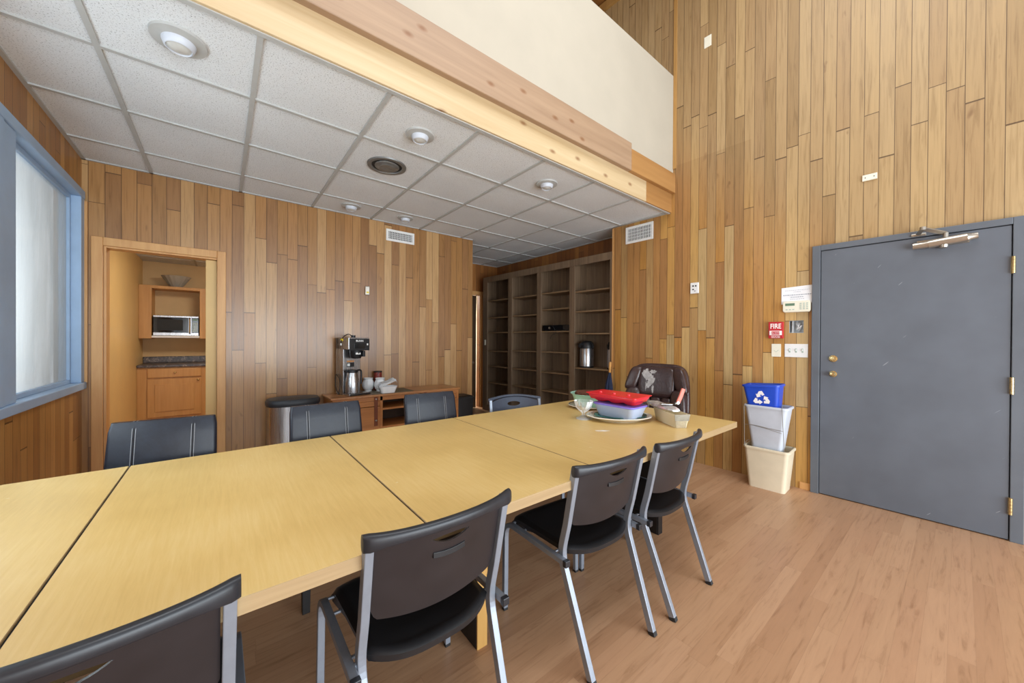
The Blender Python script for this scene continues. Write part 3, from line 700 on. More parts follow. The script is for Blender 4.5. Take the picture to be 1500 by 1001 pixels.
t = thing('round_ceiling_vent', 'round brushed metal ceiling air vent between the spotlights', 'vent', (1.07, 3.01, CZ+.006))
b = B(); lathe(b, [(.155, 0), (.152, -.010), (.125, -.012), (.118, -.002)], 48); obj('outer_ring', b, 'vent_metal', t, smooth=True)
b = B(); lathe(b, [(.001, -.014), (.03, -.020), (.06, -.022), (.066, -.017), (.088, -.016), (.094, -.012), (.098, -.006)], 48); obj('centre_disc', b, 'vent_metal', t, smooth=True)
b = B(); lathe(b, [(.120, -.001), (.119, -.003), (.097, -.003)], 48); obj('shadow_gap', b, 'dark', t)

# ------------------------------------------------------------------ bookcase
BY0, BY1, BD, BH = 2.815, 5.575, .31, 2.445
t = thing('bookcase', 'tall empty four-bay walnut laminate bookcase built along the alcove', 'bookcase', (wx(BY0), BY0, 0), WA)
# local: y along the wall to the far end, x into the wall
Lb = (BY1-BY0)/math.cos(WA)
bays = [(.0, .0)]
edges = [0.03, .605, .700, 1.262, 1.355, 1.945, 2.045, 2.625]    # opening limits
b = B(); top = 2.345
box(b, 0, .02, -.0, edges[0], 0, BH); box(b, 0, .02, edges[7], Lb, 0, BH)
for i in (1, 3, 5): box(b, 0, .02, edges[i], edges[i+1], 0, top)
box(b, 0, .02, edges[0], edges[7], top, BH); box(b, 0, .02, edges[0], edges[7], 0, .10)
obj('face_frame', b, 'walnut', t, .002)
b = B(); box(b, BD-.008, BD, 0, Lb, 0, BH); obj('back_panel', b, 'walnut', t)
for y in (0, (edges[1]+edges[2])/2-.02, (edges[3]+edges[4])/2-.02, (edges[5]+edges[6])/2-.02, Lb-.02):
    b = B(); box(b, .02, BD-.008, y, y+.02, 0, BH-.02); obj('divider', b, 'walnut', t)
b = B(); box(b, .02, BD-.008, 0, Lb, BH-.02, BH); obj('top_panel', b, 'walnut', t)
b = B(); box(b, .02, BD-.008, 0, Lb, .08, .10); obj('bottom_panel', b, 'walnut', t)
SH = {0: [1.987, 1.707, 1.398, .915, .56], 1: [2.02, 1.771, 1.435, 1.124, .811, .526], 2: [2.013, 1.707, 1.436, 1.122, .822, .533], 3: [2.013, 1.701, 1.434, 1.101, .825, .526]}
for k in range(4):
    a, c = edges[2*k], edges[2*k+1]
    for z in SH[k]:
        b = B(); box(b, .012, BD-.008, a+.001, c-.001, z-.018, z); obj('shelf', b, 'walnut_edge', t, .001)
bcw = t.matrix_basis.copy()
def in_case(x, y, z):  # local bookcase point to world
    c, s = math.cos(WA), math.sin(WA)
    return (wx(BY0)+x*c-y*s, BY0+x*s+y*c, z)
bm_ = B(); box(bm_, -.006, 0, -.022, .022, -.048, .048)
tag(obj('light_switch', bm_, 'ivory', None, .002, loc=in_case(0, Lb-.075, 1.248), rot=WA), 'ivory switch plate on the far end stile of the bookcase', 'light switch')
def airpot(x, y, z, label):
    t = thing('airpot', label, 'airpot', in_case(x, y, z), 0, None)
    b = B(); lathe(b, [(.001, 0), (.098, 0), (.1, .012), (.1, .02)], 36); obj('base', b, 'black', t, smooth=True)
    b = B(); lathe(b, [(.096, .02), (.096, .26), (.09, .275)], 40); obj('body', b, 'stainless', t, smooth=True)
    b = B(); lathe(b, [(.098, .27), (.1, .30), (.088, .345), (.06, .372), (.001, .378)], 36); box(b, -.16, -.07, -.022, .022, .315, .338); box(b, -.165, -.14, -.014, .014, .285, .33)
    obj('pump_lid', b, 'black', t, smooth=True)
    b = B(); tube(b, smooth_path([(0, -.1, .30), (0, -.125, .33), (0, -.10, .40), (0, 0, .425), (0, .10, .40), (0, .125, .33), (0, .1, .30)], 4), .008, 8)
    bmesh.ops.scale(b, vec=(1, .92, .86), verts=b.verts); obj('handle', b, 'black', t, smooth=True)
    return t
airpot(.13, .488, .916, 'stainless airpot with black pump lid on the nearest bookcase bay shelf, fully in view')
a2 = airpot(.10, .078, .916, 'slim stainless flask mostly hidden behind the near end of the bookcase'); a2.scale = (.44, .44, .97)
t = thing('video_recorder', 'black audio component lying on a shelf of the second bookcase bay', 'electronics', in_case(.02, .975, 1.436), WA)
bx('case', 'black', t, 0, .25, -.255, .255, .008, .088, .003); bx('front_panel', 'dark_glass', t, -.006, 0, -.255, .255, .010, .086, .002)
for y in (-.2, .2): bx('foot', 'foot', t, .02, .05, y-.015, y+.015, 0, .008, 0)
b = B(); tube(b, [(-.012, .12, .045), (-.006, .12, .045)], .018, 16); obj('dial', b, 'nickel', t)
b = B(); tube(b, smooth_path([(-.02, .10, .085), (-.045, .02, .07), (-.028, -.03, -.03), (-.026, .05, -.06), (-.03, .08, -.12)], 5), .003, 6); obj('cable', b, 'black', t, smooth=True)
# umbrella
t = thing('umbrella', 'folded navy umbrella with bamboo handle leaning on the bookcase end', 'umbrella', (3.815, 2.83, 0)); t.rotation_euler = (.03, .045, 0)
b = B(); tube(b, [(0, 0, 0), (0, 0, .95)], .005, 8); obj('shaft', b, 'chrome', t, smooth=True)
b = B(); lathe(b, [(.006, .06), (.018, .16), (.034, .42), (.048, .66), (.04, .74), (.022, .84), (.010, .895)], 36, ripple=.16, rn=8); obj('canopy', b, 'navy', t, smooth=True)
b = B(); lathe(b, [(.013, .89), (.016, .9), (.014, .925), (.017, .935), (.014, .96), (.017, .97), (.014, .995), (.016, 1.01), (.012, 1.025), (.001, 1.028)], 16); obj('handle', b, 'bamboo', t, smooth=True)

# ------------------------------------------------------------------ conference table
TZ = .75; TX = [-.845, -.307, .476, 1.262, 2.735]; TY0, TY1 = .950, 2.226
t = thing('conference_table', 'long pale wood conference table made of joined panels', 'table', (0, 0, 0))
for i in range(4):
    x0, x1 = TX[i]+(.0025 if i else 0), TX[i+1]-(.0025 if i < 3 else 0)
    b = B(); box(b, x0, x1, TY0, TY1+.0, TZ-.038, TZ)
    for f in b.faces: f.material_index = 0 if abs(f.normal.z) > .5 or f.calc_center_median().z > TZ-.001 else 1
    b.normal_update()
    for f in b.faces: f.material_index = 0 if f.normal.z > .5 or f.calc_center_median().z > TZ-.001 else 1
    obj('tabletop_panel', b, ['table', 'table_edge'], t, .0015, seg=1)
for x in TX[1:4]: bx('joint_strip', 'hole', t, x-.0026, x+.0026, TY0+.004, TY1-.004, TZ-.036, TZ-.006, 0)
for x in (-.60, .862, 2.30):
    b = B(); box(b, x-.032, x+.022, 1.262, 1.93, 0, TZ-.038); p = obj('panel_leg', b, 'chairleg', t, .003)
    b = B(); box(b, x-.030, x+.020, 1.254, 1.262, 0, TZ-.04); obj('edge_band', b, 'ped_edge' if x < 2 else 'chairleg', p, .001)
b = B(); box(b, -.58, 2.28, 1.58, 1.61, .45, .70); obj('stretcher', b, 'chairleg', t)

# ------------------------------------------------------------------ plastic stacking chairs
def back_panel(dome=0, hole=0):
    """curved shell with a lens-shaped hand hole cut right through it"""
    b = B(); nx, nz = 40, 18; hw = .198; z0, z1 = .526, .792; th = .0035
    def P(u, v, o):   # u -1..1, v 0..1
        zb = z0 + .028*u*u + (.03 if abs(u) > .93 else 0)*((abs(u)-.93)/.07)
        z = zb + (z1 + dome*(1-u*u) - .010*u*u - zb)*v
        tt = (z-.45)/.36
        return (u*hw, .152 - .078*tt - .052*(1-u*u)*(.35+.65*tt) + o, z)
    A = [[b.verts.new(P(-1+2*i/nx, j/nz, th)) for i in range(nx+1)] for j in range(nz+1)]
    C_ = [[b.verts.new(P(-1+2*i/nx, j/nz, -th)) for i in range(nx+1)] for j in range(nz+1)]
    for j in range(nz):
        for i in range(nx):
            b.faces.new((A[j][i], A[j][i+1], A[j+1][i+1], A[j+1][i])); b.faces.new((C_[j][i], C_[j+1][i], C_[j+1][i+1], C_[j][i+1]))
    for i in range(nx):
        b.faces.new((A[0][i], C_[0][i], C_[0][i+1], A[0][i+1])); b.faces.new((A[nz][i], A[nz][i+1], C_[nz][i+1], C_[nz][i]))
    for j in range(nz):
        b.faces.new((A[j][0], A[j+1][0], C_[j+1][0], C_[j][0])); b.faces.new((A[j][nx], C_[j][nx], C_[j+1][nx], A[j+1][nx]))
    bmesh.ops.recalc_face_normals(b, faces=b.faces)
    m1 = bpy.data.meshes.new('tmp_a'); b.to_mesh(m1); b.free(); o1 = bpy.data.objects.new('tmp_a', m1); COL.objects.link(o1)
    b = B(); poly = []
    for k in range(25): u = 1-2*k/24; poly.append((u*.058, .757+(.006+hole)*math.sqrt(max(0, 1-u*u)) if hole else .757+.006*(1-u*u)))
    for k in range(1, 24): u = -1+2*k/24; poly.append((u*.058, .757-.020*(math.sqrt(1-u*u) if hole else 1-u*u)))
    prism(b, poly, -.2, .3); bmesh.ops.recalc_face_normals(b, faces=b.faces)
    m2 = bpy.data.meshes.new('tmp_b'); b.to_mesh(m2); b.free(); o2 = bpy.data.objects.new('tmp_b', m2); COL.objects.link(o2)
    md = o1.modifiers.new('cut', 'BOOLEAN'); md.operation = 'DIFFERENCE'; md.object = o2; md.solver = 'EXACT'
    dg = bpy.context.evaluated_depsgraph_get(); me = bpy.data.meshes.new_from_object(o1.evaluated_get(dg))
    bpy.data.objects.remove(o1); bpy.data.objects.remove(o2)
    b = B(); b.from_mesh(me); bpy.data.meshes.remove(me); return b
def chair(label, mat_back='back_plastic', dome=0, hole=0):
    t = thing('stacking_chair', label, 'chair')
    for s in (-1, 1):
        f = [Vector((s*.243, .508, .012)), *bend((s*.243, .508, 0), (s*.238, .512, .425), (s*.238, .10, .425), .07, 6), Vector((s*.238, .108, .425))]
        b = B(); tube(b, f, .0115, square=True, r2=.0105); fr = obj('side_rail', b, 'steel', t, .0025)
        b = B(); box(b, s*.238-.0125, s*.238+.0125, .092, .110, .4125, .4375); obj('end_cap', b, 'cap_plastic', fr, .002)
        b = B(); box(b, s*.243-.0115, s*.243+.0115, .498, .518, 0, .013); obj('foot_cap', b, 'foot', fr, .002)
        pts = [Vector((s*.214, .078, .795)), Vector((s*.212, .125, .56)), *bend((s*.212, .125, .56), (s*.212, .158, .43), (s*.198, .0, 0), .055, 6), Vector((s*.198, .004, .012))]
        b = B(); tube(b, pts, .0115, square=True, r2=.0145); lg = obj('rear_upright', b, 'steel', t, .0025)
        b = B(); tube(b, [(s*.1982, .0055, .017), (s*.198, -.0005, 0)], .0118, square=True, r2=.0148); obj('foot_cap', b, 'foot', lg, .001)
        b = B(); tube(b, [(s*.214, .155, .425), (s*.238, .155, .425)], .009, 8); obj('weld_pin', b, 'steel', t)
    for y, z in ((.40, .418), (.475, .424), (.20, .415)):
        b = B(); tube(b, [(-.232, y, z), (.232, y, z)], .0055, 8); obj('cross_bar', b, 'steel', t, smooth=True)
    # seat shell
    b = B(); nu, nv = 26, 26; G = []
    for j in range(nv+1):
        row = []
        for i in range(nu+1):
            u = -1+2*i/nu; v = j/nv
            y0 = .085 + .062*abs(u)**3; y1 = .535 - .035*u**4
            y = y0 + (y1-y0)*v; x = u*(.196+.014*v)
            z = .452 - .018*(1-u*u)*math.sin(PI*min(1, v*1.15)) - .03*max(0, v-.82)/.18*max(0, v-.82)/.18 + .006*abs(u)**3
            edge = max(abs(u), 1-v if False else abs(2*v-1))
            if edge > .96: z -= .012
            row.append(b.verts.new((x, y, z)))
        G.append(row)
    for j in range(nv):
        for i in range(nu): b.faces.new((G[j][i], G[j][i+1], G[j+1][i+1], G[j+1][i]))
    # underside skirt
    rim = [G[0][i] for i in range(nu+1)] + [G[j][nu] for j in range(1, nv+1)] + [G[nv][i] for i in range(nu-1, -1, -1)] + [G[j][0] for j in range(nv-1, 0, -1)]
    lo = [b.verts.new((v.co.x*.985, .31+(v.co.y-.31)*.985, v.co.z-.020)) for v in rim]
    for k in range(len(rim)): b.faces.new((rim[k], rim[(k+1) % len(rim)], lo[(k+1) % len(rim)], lo[k]))
    b.faces.new(lo)
    obj('seat', b, 'black', t, smooth=50)
    bp = obj('backrest', back_panel(dome, hole), mat_back, t, smooth=35)
    # moulded top cap, swelling over the uprights
    b = B(); rings = []
    n = 30
    for i in range(n+1):
        u = -1+2*i/n; x = u*.231
        zc = .806 - .010*u*u + .003*abs(u)**6 + dome*(1-u*u); y = .0725 - .052*(1-u*u)*1.0 
        h = (.015 + .011*abs(u)**4)*(.7 if dome else 1); d = .0135 + .003*abs(u)**5
        if i in (0, n): h *= .86; d *= .8
        prof = []
        for k in range(20):
            a = 2*PI*k/20; prof.append((x, y + d*math.copysign(abs(math.cos(a))**.75, math.cos(a)), zc - h*.35 + h*math.copysign(abs(math.sin(a))**.75, math.sin(a))))
        rings.append(prof)
    loft(b, rings); obj('top_cap', b, 'cap_plastic' if mat_back == 'back_plastic' else mat_back, bp, smooth=62)
    if hole: return t
    # recessed grip ledge below the slot
    b = B(); n = 10; rings = []
    for i in range(n+1):
        u = -1+2*i/n; x = u*.05; y = .152-.078*.72-.052*(1-(x/.196)**2)*.83
        rings.append([(x, y-.0065, .694+.004*u*u), (x, y-.0065, .710+.004*u*u), (x, y+.001, .710+.004*u*u), (x, y+.001, .694+.004*u*u)])
    loft(b, rings); obj('grip_ledge', b, 'black', bp, .001)
    return t
CH = 'grey metal stacking chairs round the table'
c0 = chair('black plastic chair with grey frame at near table side, second from the left', 'back_plastic')
c0.location = (.502, .851, 0); c0.rotation_euler = (0, 0, -.004); c0['group'] = CH
dup(c0, (1.285, .849, 0), -.044, 'black plastic chair with grey frame at near table side, third from the left', CH)
dup(c0, (1.834, .828, 0), .016, 'black plastic chair with grey frame at near table side, closest to the grey door', CH)
dup(c0, (-.199, .850, 0), .01, 'black plastic chair cut off by the bottom left corner of the view', CH)
c4 = chair('blue grey plastic chair with oval handle hole on the far table side, near the bookcase', 'far_plastic', .020, .012)
c4.location = (1.960, 2.43, 0); c4.rotation_euler = (0, 0, math.radians(158.6)); c4['group'] = CH

# ------------------------------------------------------------------ padded dining chairs on far side
def parsons(label):
    t = thing('padded_chair', label, 'chair')
    b = B(); n = 14; rings = []
    # upright back: slightly reclined slab, local y forward
    for i in range(n+1):
        v = i/n; z = .40 + .50*v; y = .075 - .085*v**1.3; hw = .205 - .012*v
        dd = .024
        if v > .93: dd = .016; 
        rings.append(rrect(0, y, hw - (.006 if v > .97 else 0), dd, .015, z + (.004 if v > .97 else 0), 3))
    loft(b, rings); bk = obj('backrest', b, 'pleather', t, smooth=60)
    for x in (-.105, .105):
        for dx in (-.006, 0, .006) if True else ():
            b = B(); tube(b, [(x+dx, .075-.085*(v**1.3)+.0245, .40+.50*v) for v in (.3, .5, .7, .85, .93)] + [(x+dx, .001, .9055), (x+dx, -.017, .9052), (x+dx, -.034, .888)], .0009 if dx else .0016, 4)
            obj('stitching' if dx else 'seam', b, 'thread' if dx else 'chairleg', bk)
    b = B(); puff(b, (0, .265, .435), .215, .235, .05, .28, 12); obj('seat', b, 'pleather', t, smooth='all')
    for sx in (-1, 1):
        for y0, y1 in ((.47, .475), (.055, -.01)):
            b = B(); tube(b, [(sx*.185, y0, .40), (sx*.185, y1, 0)], [.021, .016], square=True); obj('leg', b, 'chairleg', t, .002)
    return t
PG = 'padded black dining chairs along the far side'
p0 = parsons('padded black dining chair in front of the kitchen doorway'); p0.location = (-.213, 2.42, 0); p0.rotation_euler = (0, 0, PI-.12); p0['group'] = PG
dup(p0, (.497, 2.415, 0), PI-.0, 'padded black dining chair in front of the steel trash can', PG)
dup(p0, (1.195, 2.445, 0), PI-.05, 'padded black dining chair in front of the credenza open shelves', PG)

# ------------------------------------------------------------------ leather office chair at head of table
t = thing('office_chair', 'brown leather executive office chair with worn patches at table head', 'chair', (3.20, 1.82, 0), math.radians(97))
# local y forward = towards the table (-X)
def bend_back(p):   # tilt and taper of the back: z up local centre at 0
    return p
bk = None
b = B()
def fn(p):
    v = (p.z+.33)/.66
    p.x *= 1.0 - .13*max(0, v-.45)*1.2 ; p.y += -.10*(v-.5) + .05*(p.x/.3)**2
    return p
puff(b, (0, -.10, .73), .305, .045, .345, .42, 22, fn); bk = obj('backrest', b, 'leather', t, smooth='all')
def pad(name, cx, cz, hx, hz, yy, parent, e=.5, sk=0, hy=.045):
    b = B()
    def f2(p):
        v = (p.z+cz-.40)/.66; p.x += sk*p.z
        p.y += -.10*(v-.5) + .05*((p.x+cx)/.3)**2; return p
    puff(b, (cx, yy, cz), hx, hy, hz, e, 16, f2); return obj(name, b, 'leather', parent, smooth='all')
pad('head_panel', 0, .905, .175, .145, -.045, bk, .42)
pad('wing', -.222, .93, .058, .115, -.045, bk, .55, .28); pad('wing', .222, .93, .058, .115, -.045, bk, .55, -.28)
pad('side_bolster', -.225, .68, .075, .165, -.04, bk, .6, .1, .06); pad('side_bolster', .225, .68, .075, .165, -.04, bk, .6, -.1, .06)
for x in (-.1, 0, .1): pad('lumbar_channel', x, .62, .056, .15, -.05, bk, .55)
# worn patch: an irregular thin flake on the head panel, following its surface
def patch(pts, name='worn_patch'):
    b = B()
    cx = sum(p[0] for p in pts)/len(pts); cz = sum(p[1] for p in pts)/len(pts)
    def S(x, z):
        v = (z-.40)/.66; e = .42
        ax = min(.999, abs(x)/.175)**(2/e); az = min(.999, abs(z-.905)/.145)**(2/e)
        y = .045*max(0, 1-ax)**(e/2) if ax < 1 else 0
        rr = max(0.0, 1-az); 
        y = .045*(max(0, (max(0, 1-az) - ax if False else (1-az)*(1-ax))))**(e/2)
        return (x, -.045 + y + .0035 - .10*(v-.5) + .05*(x/.3)**2, z)
    rings = []
    for s in (1, .8, .6, .4, .2, .02): rings.append([S(cx+(p[0]-cx)*s, cz+(p[1]-cz)*s) for p in pts])
    loft(b, rings, False, True); return obj(name, b, 'scuff', bk, smooth='all', label='flaked pale grey patch')
random.seed(11)
def blob(cx, cz, rx, rz_, n=26, j=.28, tilt=0):
    out = []
    for k in range(n):
        a = 2*PI*k/n; q = 1+random.uniform(-j, j)
        x, z = rx*q*math.cos(a), rz_*q*math.sin(a); out.append((cx+x*math.cos(tilt)-z*math.sin(tilt), cz+x*math.sin(tilt)+z*math.cos(tilt)))
    return out
patch(blob(.085, .965, .040, .060, tilt=-.35)); patch(blob(.050, .905, .030, .062, tilt=.35)); patch(blob(.022, .835, .010, .04)); patch(blob(.088, .86, .004, .05)); patch(blob(.03, 1.0, .03, .016))
b = B(); puff(b, (0, .17, .46), .27, .27, .08, .35, 16); obj('seat', b, 'leather', t, smooth='all')
for s in (-1, 1):
    b = B(); puff(b, (s*.285, .12, .62), .045, .19, .035, .5, 12); a_ = obj('armrest', b, 'leather', t, smooth='all')
    b = B(); tube(b, smooth_path([(s*.30, .24, .64), (s*.31, .25, .52), (s*.27, .18, .42), (s*.12, .12, .38)], 4), .018, 10); obj('arm_support', b, 'black', a_, smooth=True)
b = B(); lathe(b, [(.03, .10), (.03, .38)], 16, c=(0, .15, 0)); box(b, -.12, .12, .03, .27, .37, .40); obj('gas_lift', b, 'black', t, smooth=True)
for k in range(5):
    a = 2*PI*k/5+.3; e = (.30*math.cos(a), .15+.30*math.sin(a))
    b = B(); tube(b, [(0, .15, .12), (e[0], e[1], .075)], [.03, .018], 10); l_ = obj('star_leg', b, 'black', t, smooth=True)
    b = B(); tube(b, [(e[0]-.012, e[1], .028), (e[0]+.012, e[1], .028)], .028, 16); tube(b, [(e[0], e[1], .04), (e[0], e[1], .08)], .006, 8); obj('caster', b, 'black', l_, smooth=True)

# ------------------------------------------------------------------ things on the table
TT = TZ+.0005
# footed glass dessert cup
t = thing('glass_dessert_cup', 'footed cut-glass dessert cup in front of the mint bowl', 'glass cup', (1.965, 1.645, TT))
b = B(); lathe(b, [(.001, .002), (.047, 0), (.050, .005), (.030, .014), (.011, .026), (.012, .034), (.010, .042), (.03, .058), (.052, .082), (.061, .112), (.066, .128), (.063, .128), (.057, .110), (.048, .086), (.026, .064), (.001, .056)], 48, ripple=.035, rn=12); obj('cup', b, 'clear', t, smooth=True)
# bowl of cake on a plate
t = thing('plate', 'white plate with dark rim under the mint bowl', 'plate', (2.345, 1.905, TT))
b = B(); lathe(b, [(.001, .004), (.09, 0), (.095, .004), (.155, .016), (.168, .022), (.166, .026), (.15, .021), (.09, .010), (.001, .010)], 56); dsh = obj('dish', b, 'plate', t, smooth=True)
b = B(); lathe(b, [(.158, .0245), (.163, .0262), (.163, .0272), (.158, .0257)], 56, cap=False); obj('rim_band', b, 'black', dsh)
t = thing('mixing_bowl', 'mint green bowl holding chocolate cake', 'bowl', (2.345, 1.905, TT+.0115))
b = B(); lathe(b, [(.001, .004), (.085, 0), (.09, .004), (.118, .035), (.132, .08), (.138, .095), (.152, .102), (.152, .106), (.134, .102), (.126, .08), (.112, .038), (.08, .012), (.001, .012)], 56); obj('bowl', b, 'mint', t, smooth=True)
t = thing('chocolate_cake', 'dark chocolate cake inside the mint bowl', 'cake', (2.338, 1.912, TT+.108))
b = B(); lathe(b, [(.001, -.088), (.078, -.082), (.094, -.02), (.104, .006), (.098, .020), (.08, .024), (.04, .020), (.001, .022)], 60, ripple=.045, rn=17)
for v in b.verts: v.co.z += random.uniform(-.003, .003)
obj('cake', b, 'cake', t, smooth=True)
# oval platter, teal plate, blue tub, red tray
AX = -yaw
t = thing('serving_platter', 'large oval cream china platter with patterned rim under the plastic tubs', 'platter', (2.150, 1.487, TT), AX+.04)
b = B(); lathe(b, [(.001, .002), (.66, 0), (.68, .003), (.80, .012), (1.0, .030), (.99, .035), (.80, .020), (.68, .010), (.001, .010)], 72, .226, .168, .012, 10); o = obj('dish', b, 'plate', t, smooth=True)
b = B()
for k in range(40):
    a = 2*PI*k/40; r = .90+.03*math.sin(k*2.3); x, y = .232*r*math.cos(a), .172*r*math.sin(a)
    lathe(b, [(.001, .0), (.0055, 0), (.0055, .0008), (.001, .0008)], 6, c=(x, y, .0285))
obj('rim_pattern', b, 'teal', o)
t = thing('serving_plate', 'dark teal oval plate between platter and blue tub', 'plate', (2.160, 1.480, TT+.0185), AX+.04)
b = B(); lathe(b, [(.001, 0), (.62, .0), (.75, .004), (1.0, .014), (.99, .018), (.74, .008), (.001, .004)], 64, .182, .130); obj('dish', b, 'teal', t, smooth=True)
t = thing('storage_tub', 'translucent blue plastic tub with purple lid on the teal plate', 'food container', (2.145, 1.475, TT+.026), .02)
b = B(); loft(b, [rrect(0, 0, .078, .128, .03, 0), rrect(0, 0, .080, .131, .03, .004), rrect(0, 0, .098, .155, .03, .078), rrect(0, 0, .095, .152, .028, .078), rrect(0, 0, .078, .128, .028, .006)], True, True); obj('tub', b, 'milky', t, smooth=30)
b = B(); loft(b, [rrect(0, 0, .100, .157, .03, .076), rrect(0, 0, .104, .161, .03, .079), rrect(0, 0, .102, .159, .03, .088), rrect(0, 0, .092, .149, .03, .088)]); obj('lid', b, 'purple', t, .001)
t = thing('red_party_tray', 'red translucent plastic tray with moulded pockets on top of the purple lid', 'food container', (2.160, 1.500, TT+.1165), .06)
b = B()
for y in (-.115, 0, .115):
    loft(b, [rrect(0, y, .05, .036, .03, 0), rrect(0, y, .066, .048, .035, .012), rrect(0, y, .080, .055, .035, .040)], True, False)
obj('pockets', b, 'red_clear', t, smooth=30)
b = B(); loft(b, [rrect(0, 0, .090, .172, .02, .020), rrect(0, 0, .106, .190, .022, .058)], False, False); obj('side_wall', b, 'red_clear', t, smooth=30, solid=.002)
b = B(); loft(b, [rrect(0, 0, .112, .198, .022, .056), rrect(0, 0, .114, .200, .022, .0605), rrect(0, 0, .104, .190, .02, .062)]); ld = obj('lid', b, 'red_solid', t, .0006)
for y in (-.11, 0, .11):
    b = B(); lathe(b, [(.012, .061), (.010, .072), (.001, .073)], 14, c=(-.05, y, 0)); obj('lid_peg', b, 'red_clear', ld, smooth=True)
# clear loaf box with foil pack and server
t = thing('clear_plastic_box', 'long clear plastic box with metallic printed end at the table edge', 'box', (2.245, 1.092, TT), math.radians(-33))
# local y runs away from the viewer along the box
b = B(); loft(b, [rrect(0, .130, .036, .125, .006, 0), rrect(0, .130, .05, .138, .008, .088)], True, False); obj('shell', b, 'amber', t, solid=.0015)
b = B(); v = [b.verts.new(p) for p in ((-.0455, -.0035, .046), (.0455, -.0035, .046), (.051, -.0095, .088), (-.051, -.0095, .088))]; b.faces.new(v); obj('end_label', b, 'cover', t, solid=.0008)
t = thing('foil_package', 'crumpled silver foil package lying on the clear plastic box', 'foil', (2.335, 1.270, TT+.106), math.radians(57))
b = B(); random.seed(3); rings = []
for i in range(22):
    u = -1+2*i/21; w = .054*(1-abs(u)**3*.5)+.004*random.uniform(-1, 1); h = .018*(1-abs(u)**4*.6)
    rings.append([(u*.175, w*math.cos(a)+random.uniform(-.0025, .0025), h*math.sin(a)+random.uniform(-.002, .002)-.022*u*0) for a in [2*PI*k/12 for k in range(12)]])
loft(b, rings); obj('foil', b, 'foil', t, smooth=25)
t = thing('cake_server', 'cake server with salmon pink handle resting on the foil package', 'server', (2.345, 1.185, TT+.126)); t.rotation_euler = (0, 0, math.radians(-38))
b = B(); v = [(-.10, -.02, .006), (-.10, .02, .006), (-.03, .028, .004), (.0, .008, .002), (.0, -.008, .002), (-.03, -.028, .004)]
vs = [b.verts.new(p) for p in v]; b.faces.new(vs); obj('blade', b, 'chrome', t, solid=.0015)
b = B(); tube(b, [(0, 0, .003), (.02, 0, .012)], .007, 8); tube(b, [(.015, -.012, .012), (.015, .012, .012)], .009, 10); obj('ring_joint', b, 'chrome', t, smooth=True)
b = B(); tube(b, [(.018, 0, .010), (.035, 0, .05), (.055, 0, .105)], .013, square=True, r2=.007); obj('handle', b, 'pink', t, .004)
# dried spill
b = B(); lathe(b, [(.001, .0006), (.8, .0006), (1, .0)], 30, .045, .014, .14, 5); tag(obj('dried_stain', b, 'plate', None, loc=(1.80, 1.36, TT-.0002), rot=-.62), 'pale dried spill mark on the tabletop in front of the platter', 'stain')

# ------------------------------------------------------------------ credenza and coffee things
CX0, CX1, CY0, CY1, CH_ = .885, 2.372, 4.045, 4.445, .685
t = thing('credenza', 'low brown wooden credenza with open shelves against the back wall', 'cabinet')
b = B(); box(b, CX0-.02, CX1+.01, CY0-.02, CY1, CH_-.024, CH_); obj('top', b, 'cabinet_top', t, .006)
for a, c in ((CX0, CX0+.03), (1.372, 1.402), (1.835, 1.865), (CX1-.03, CX1)):
    bx('upright', 'cabinet', t, a, c, CY0, CY1, 0, CH_-.024, .002)
bx('top_rail', 'cabinet', t, CX0+.03, CX1-.03, CY0, CY0+.02, CH_-.07, CH_-.024, .001)
bx('back_panel', 'cabinet_dark', t, CX0+.03, CX1-.03, CY1-.01, CY1, .03, CH_-.024, 0); bx('bottom', 'cabinet', t, CX0+.03, CX1-.03, CY0+.002, CY1-.01, .06, .08, 0)
bx('middle_shelf', 'cabinet', t, 1.402, 1.835, CY0+.005, CY1-.01, .505, .525, .001)
bx('middle_shelf', 'cabinet', t, 1.402, 1.835, CY0+.005, CY1-.01, .30, .32, .001)
for a, c in ((CX0+.032, 1.370), (1.867, CX1-.032)):
    b = B(); box(b, a, c, CY0-.004, CY0+.014, .09, .55); box(b, a+.05, c-.06, CY0-.008, CY0-.004, .14, .50); d = obj('door', b, 'cabinet', t, .004)
    b = B(); box(b, a, c, CY0-.004, CY0+.014, .556, CH_-.072); dr = obj('drawer', b, 'cabinet', t, .004)
    b = B(); x = c-.045 if a < 1 else a+.045; box(b, x-.020, x+.020, CY0-.012, CY0-.008, .34, .66); st = obj('strap_handle', b, 'strap', d, .002)
    for z in (.635, .40):
        b = B(); puff(b, (x, CY0-.016, z), .011, .008, .011, 1, 8); obj('stud', b, 'nickel', st, smooth=True)
b = B(); box(b, 1.29, 1.78, 4.06, 4.40, CH_, CH_+.003); tag(obj('placemat', b, 'mat', None, .001), 'grey green woven placemat under the white pots', 'placemat')
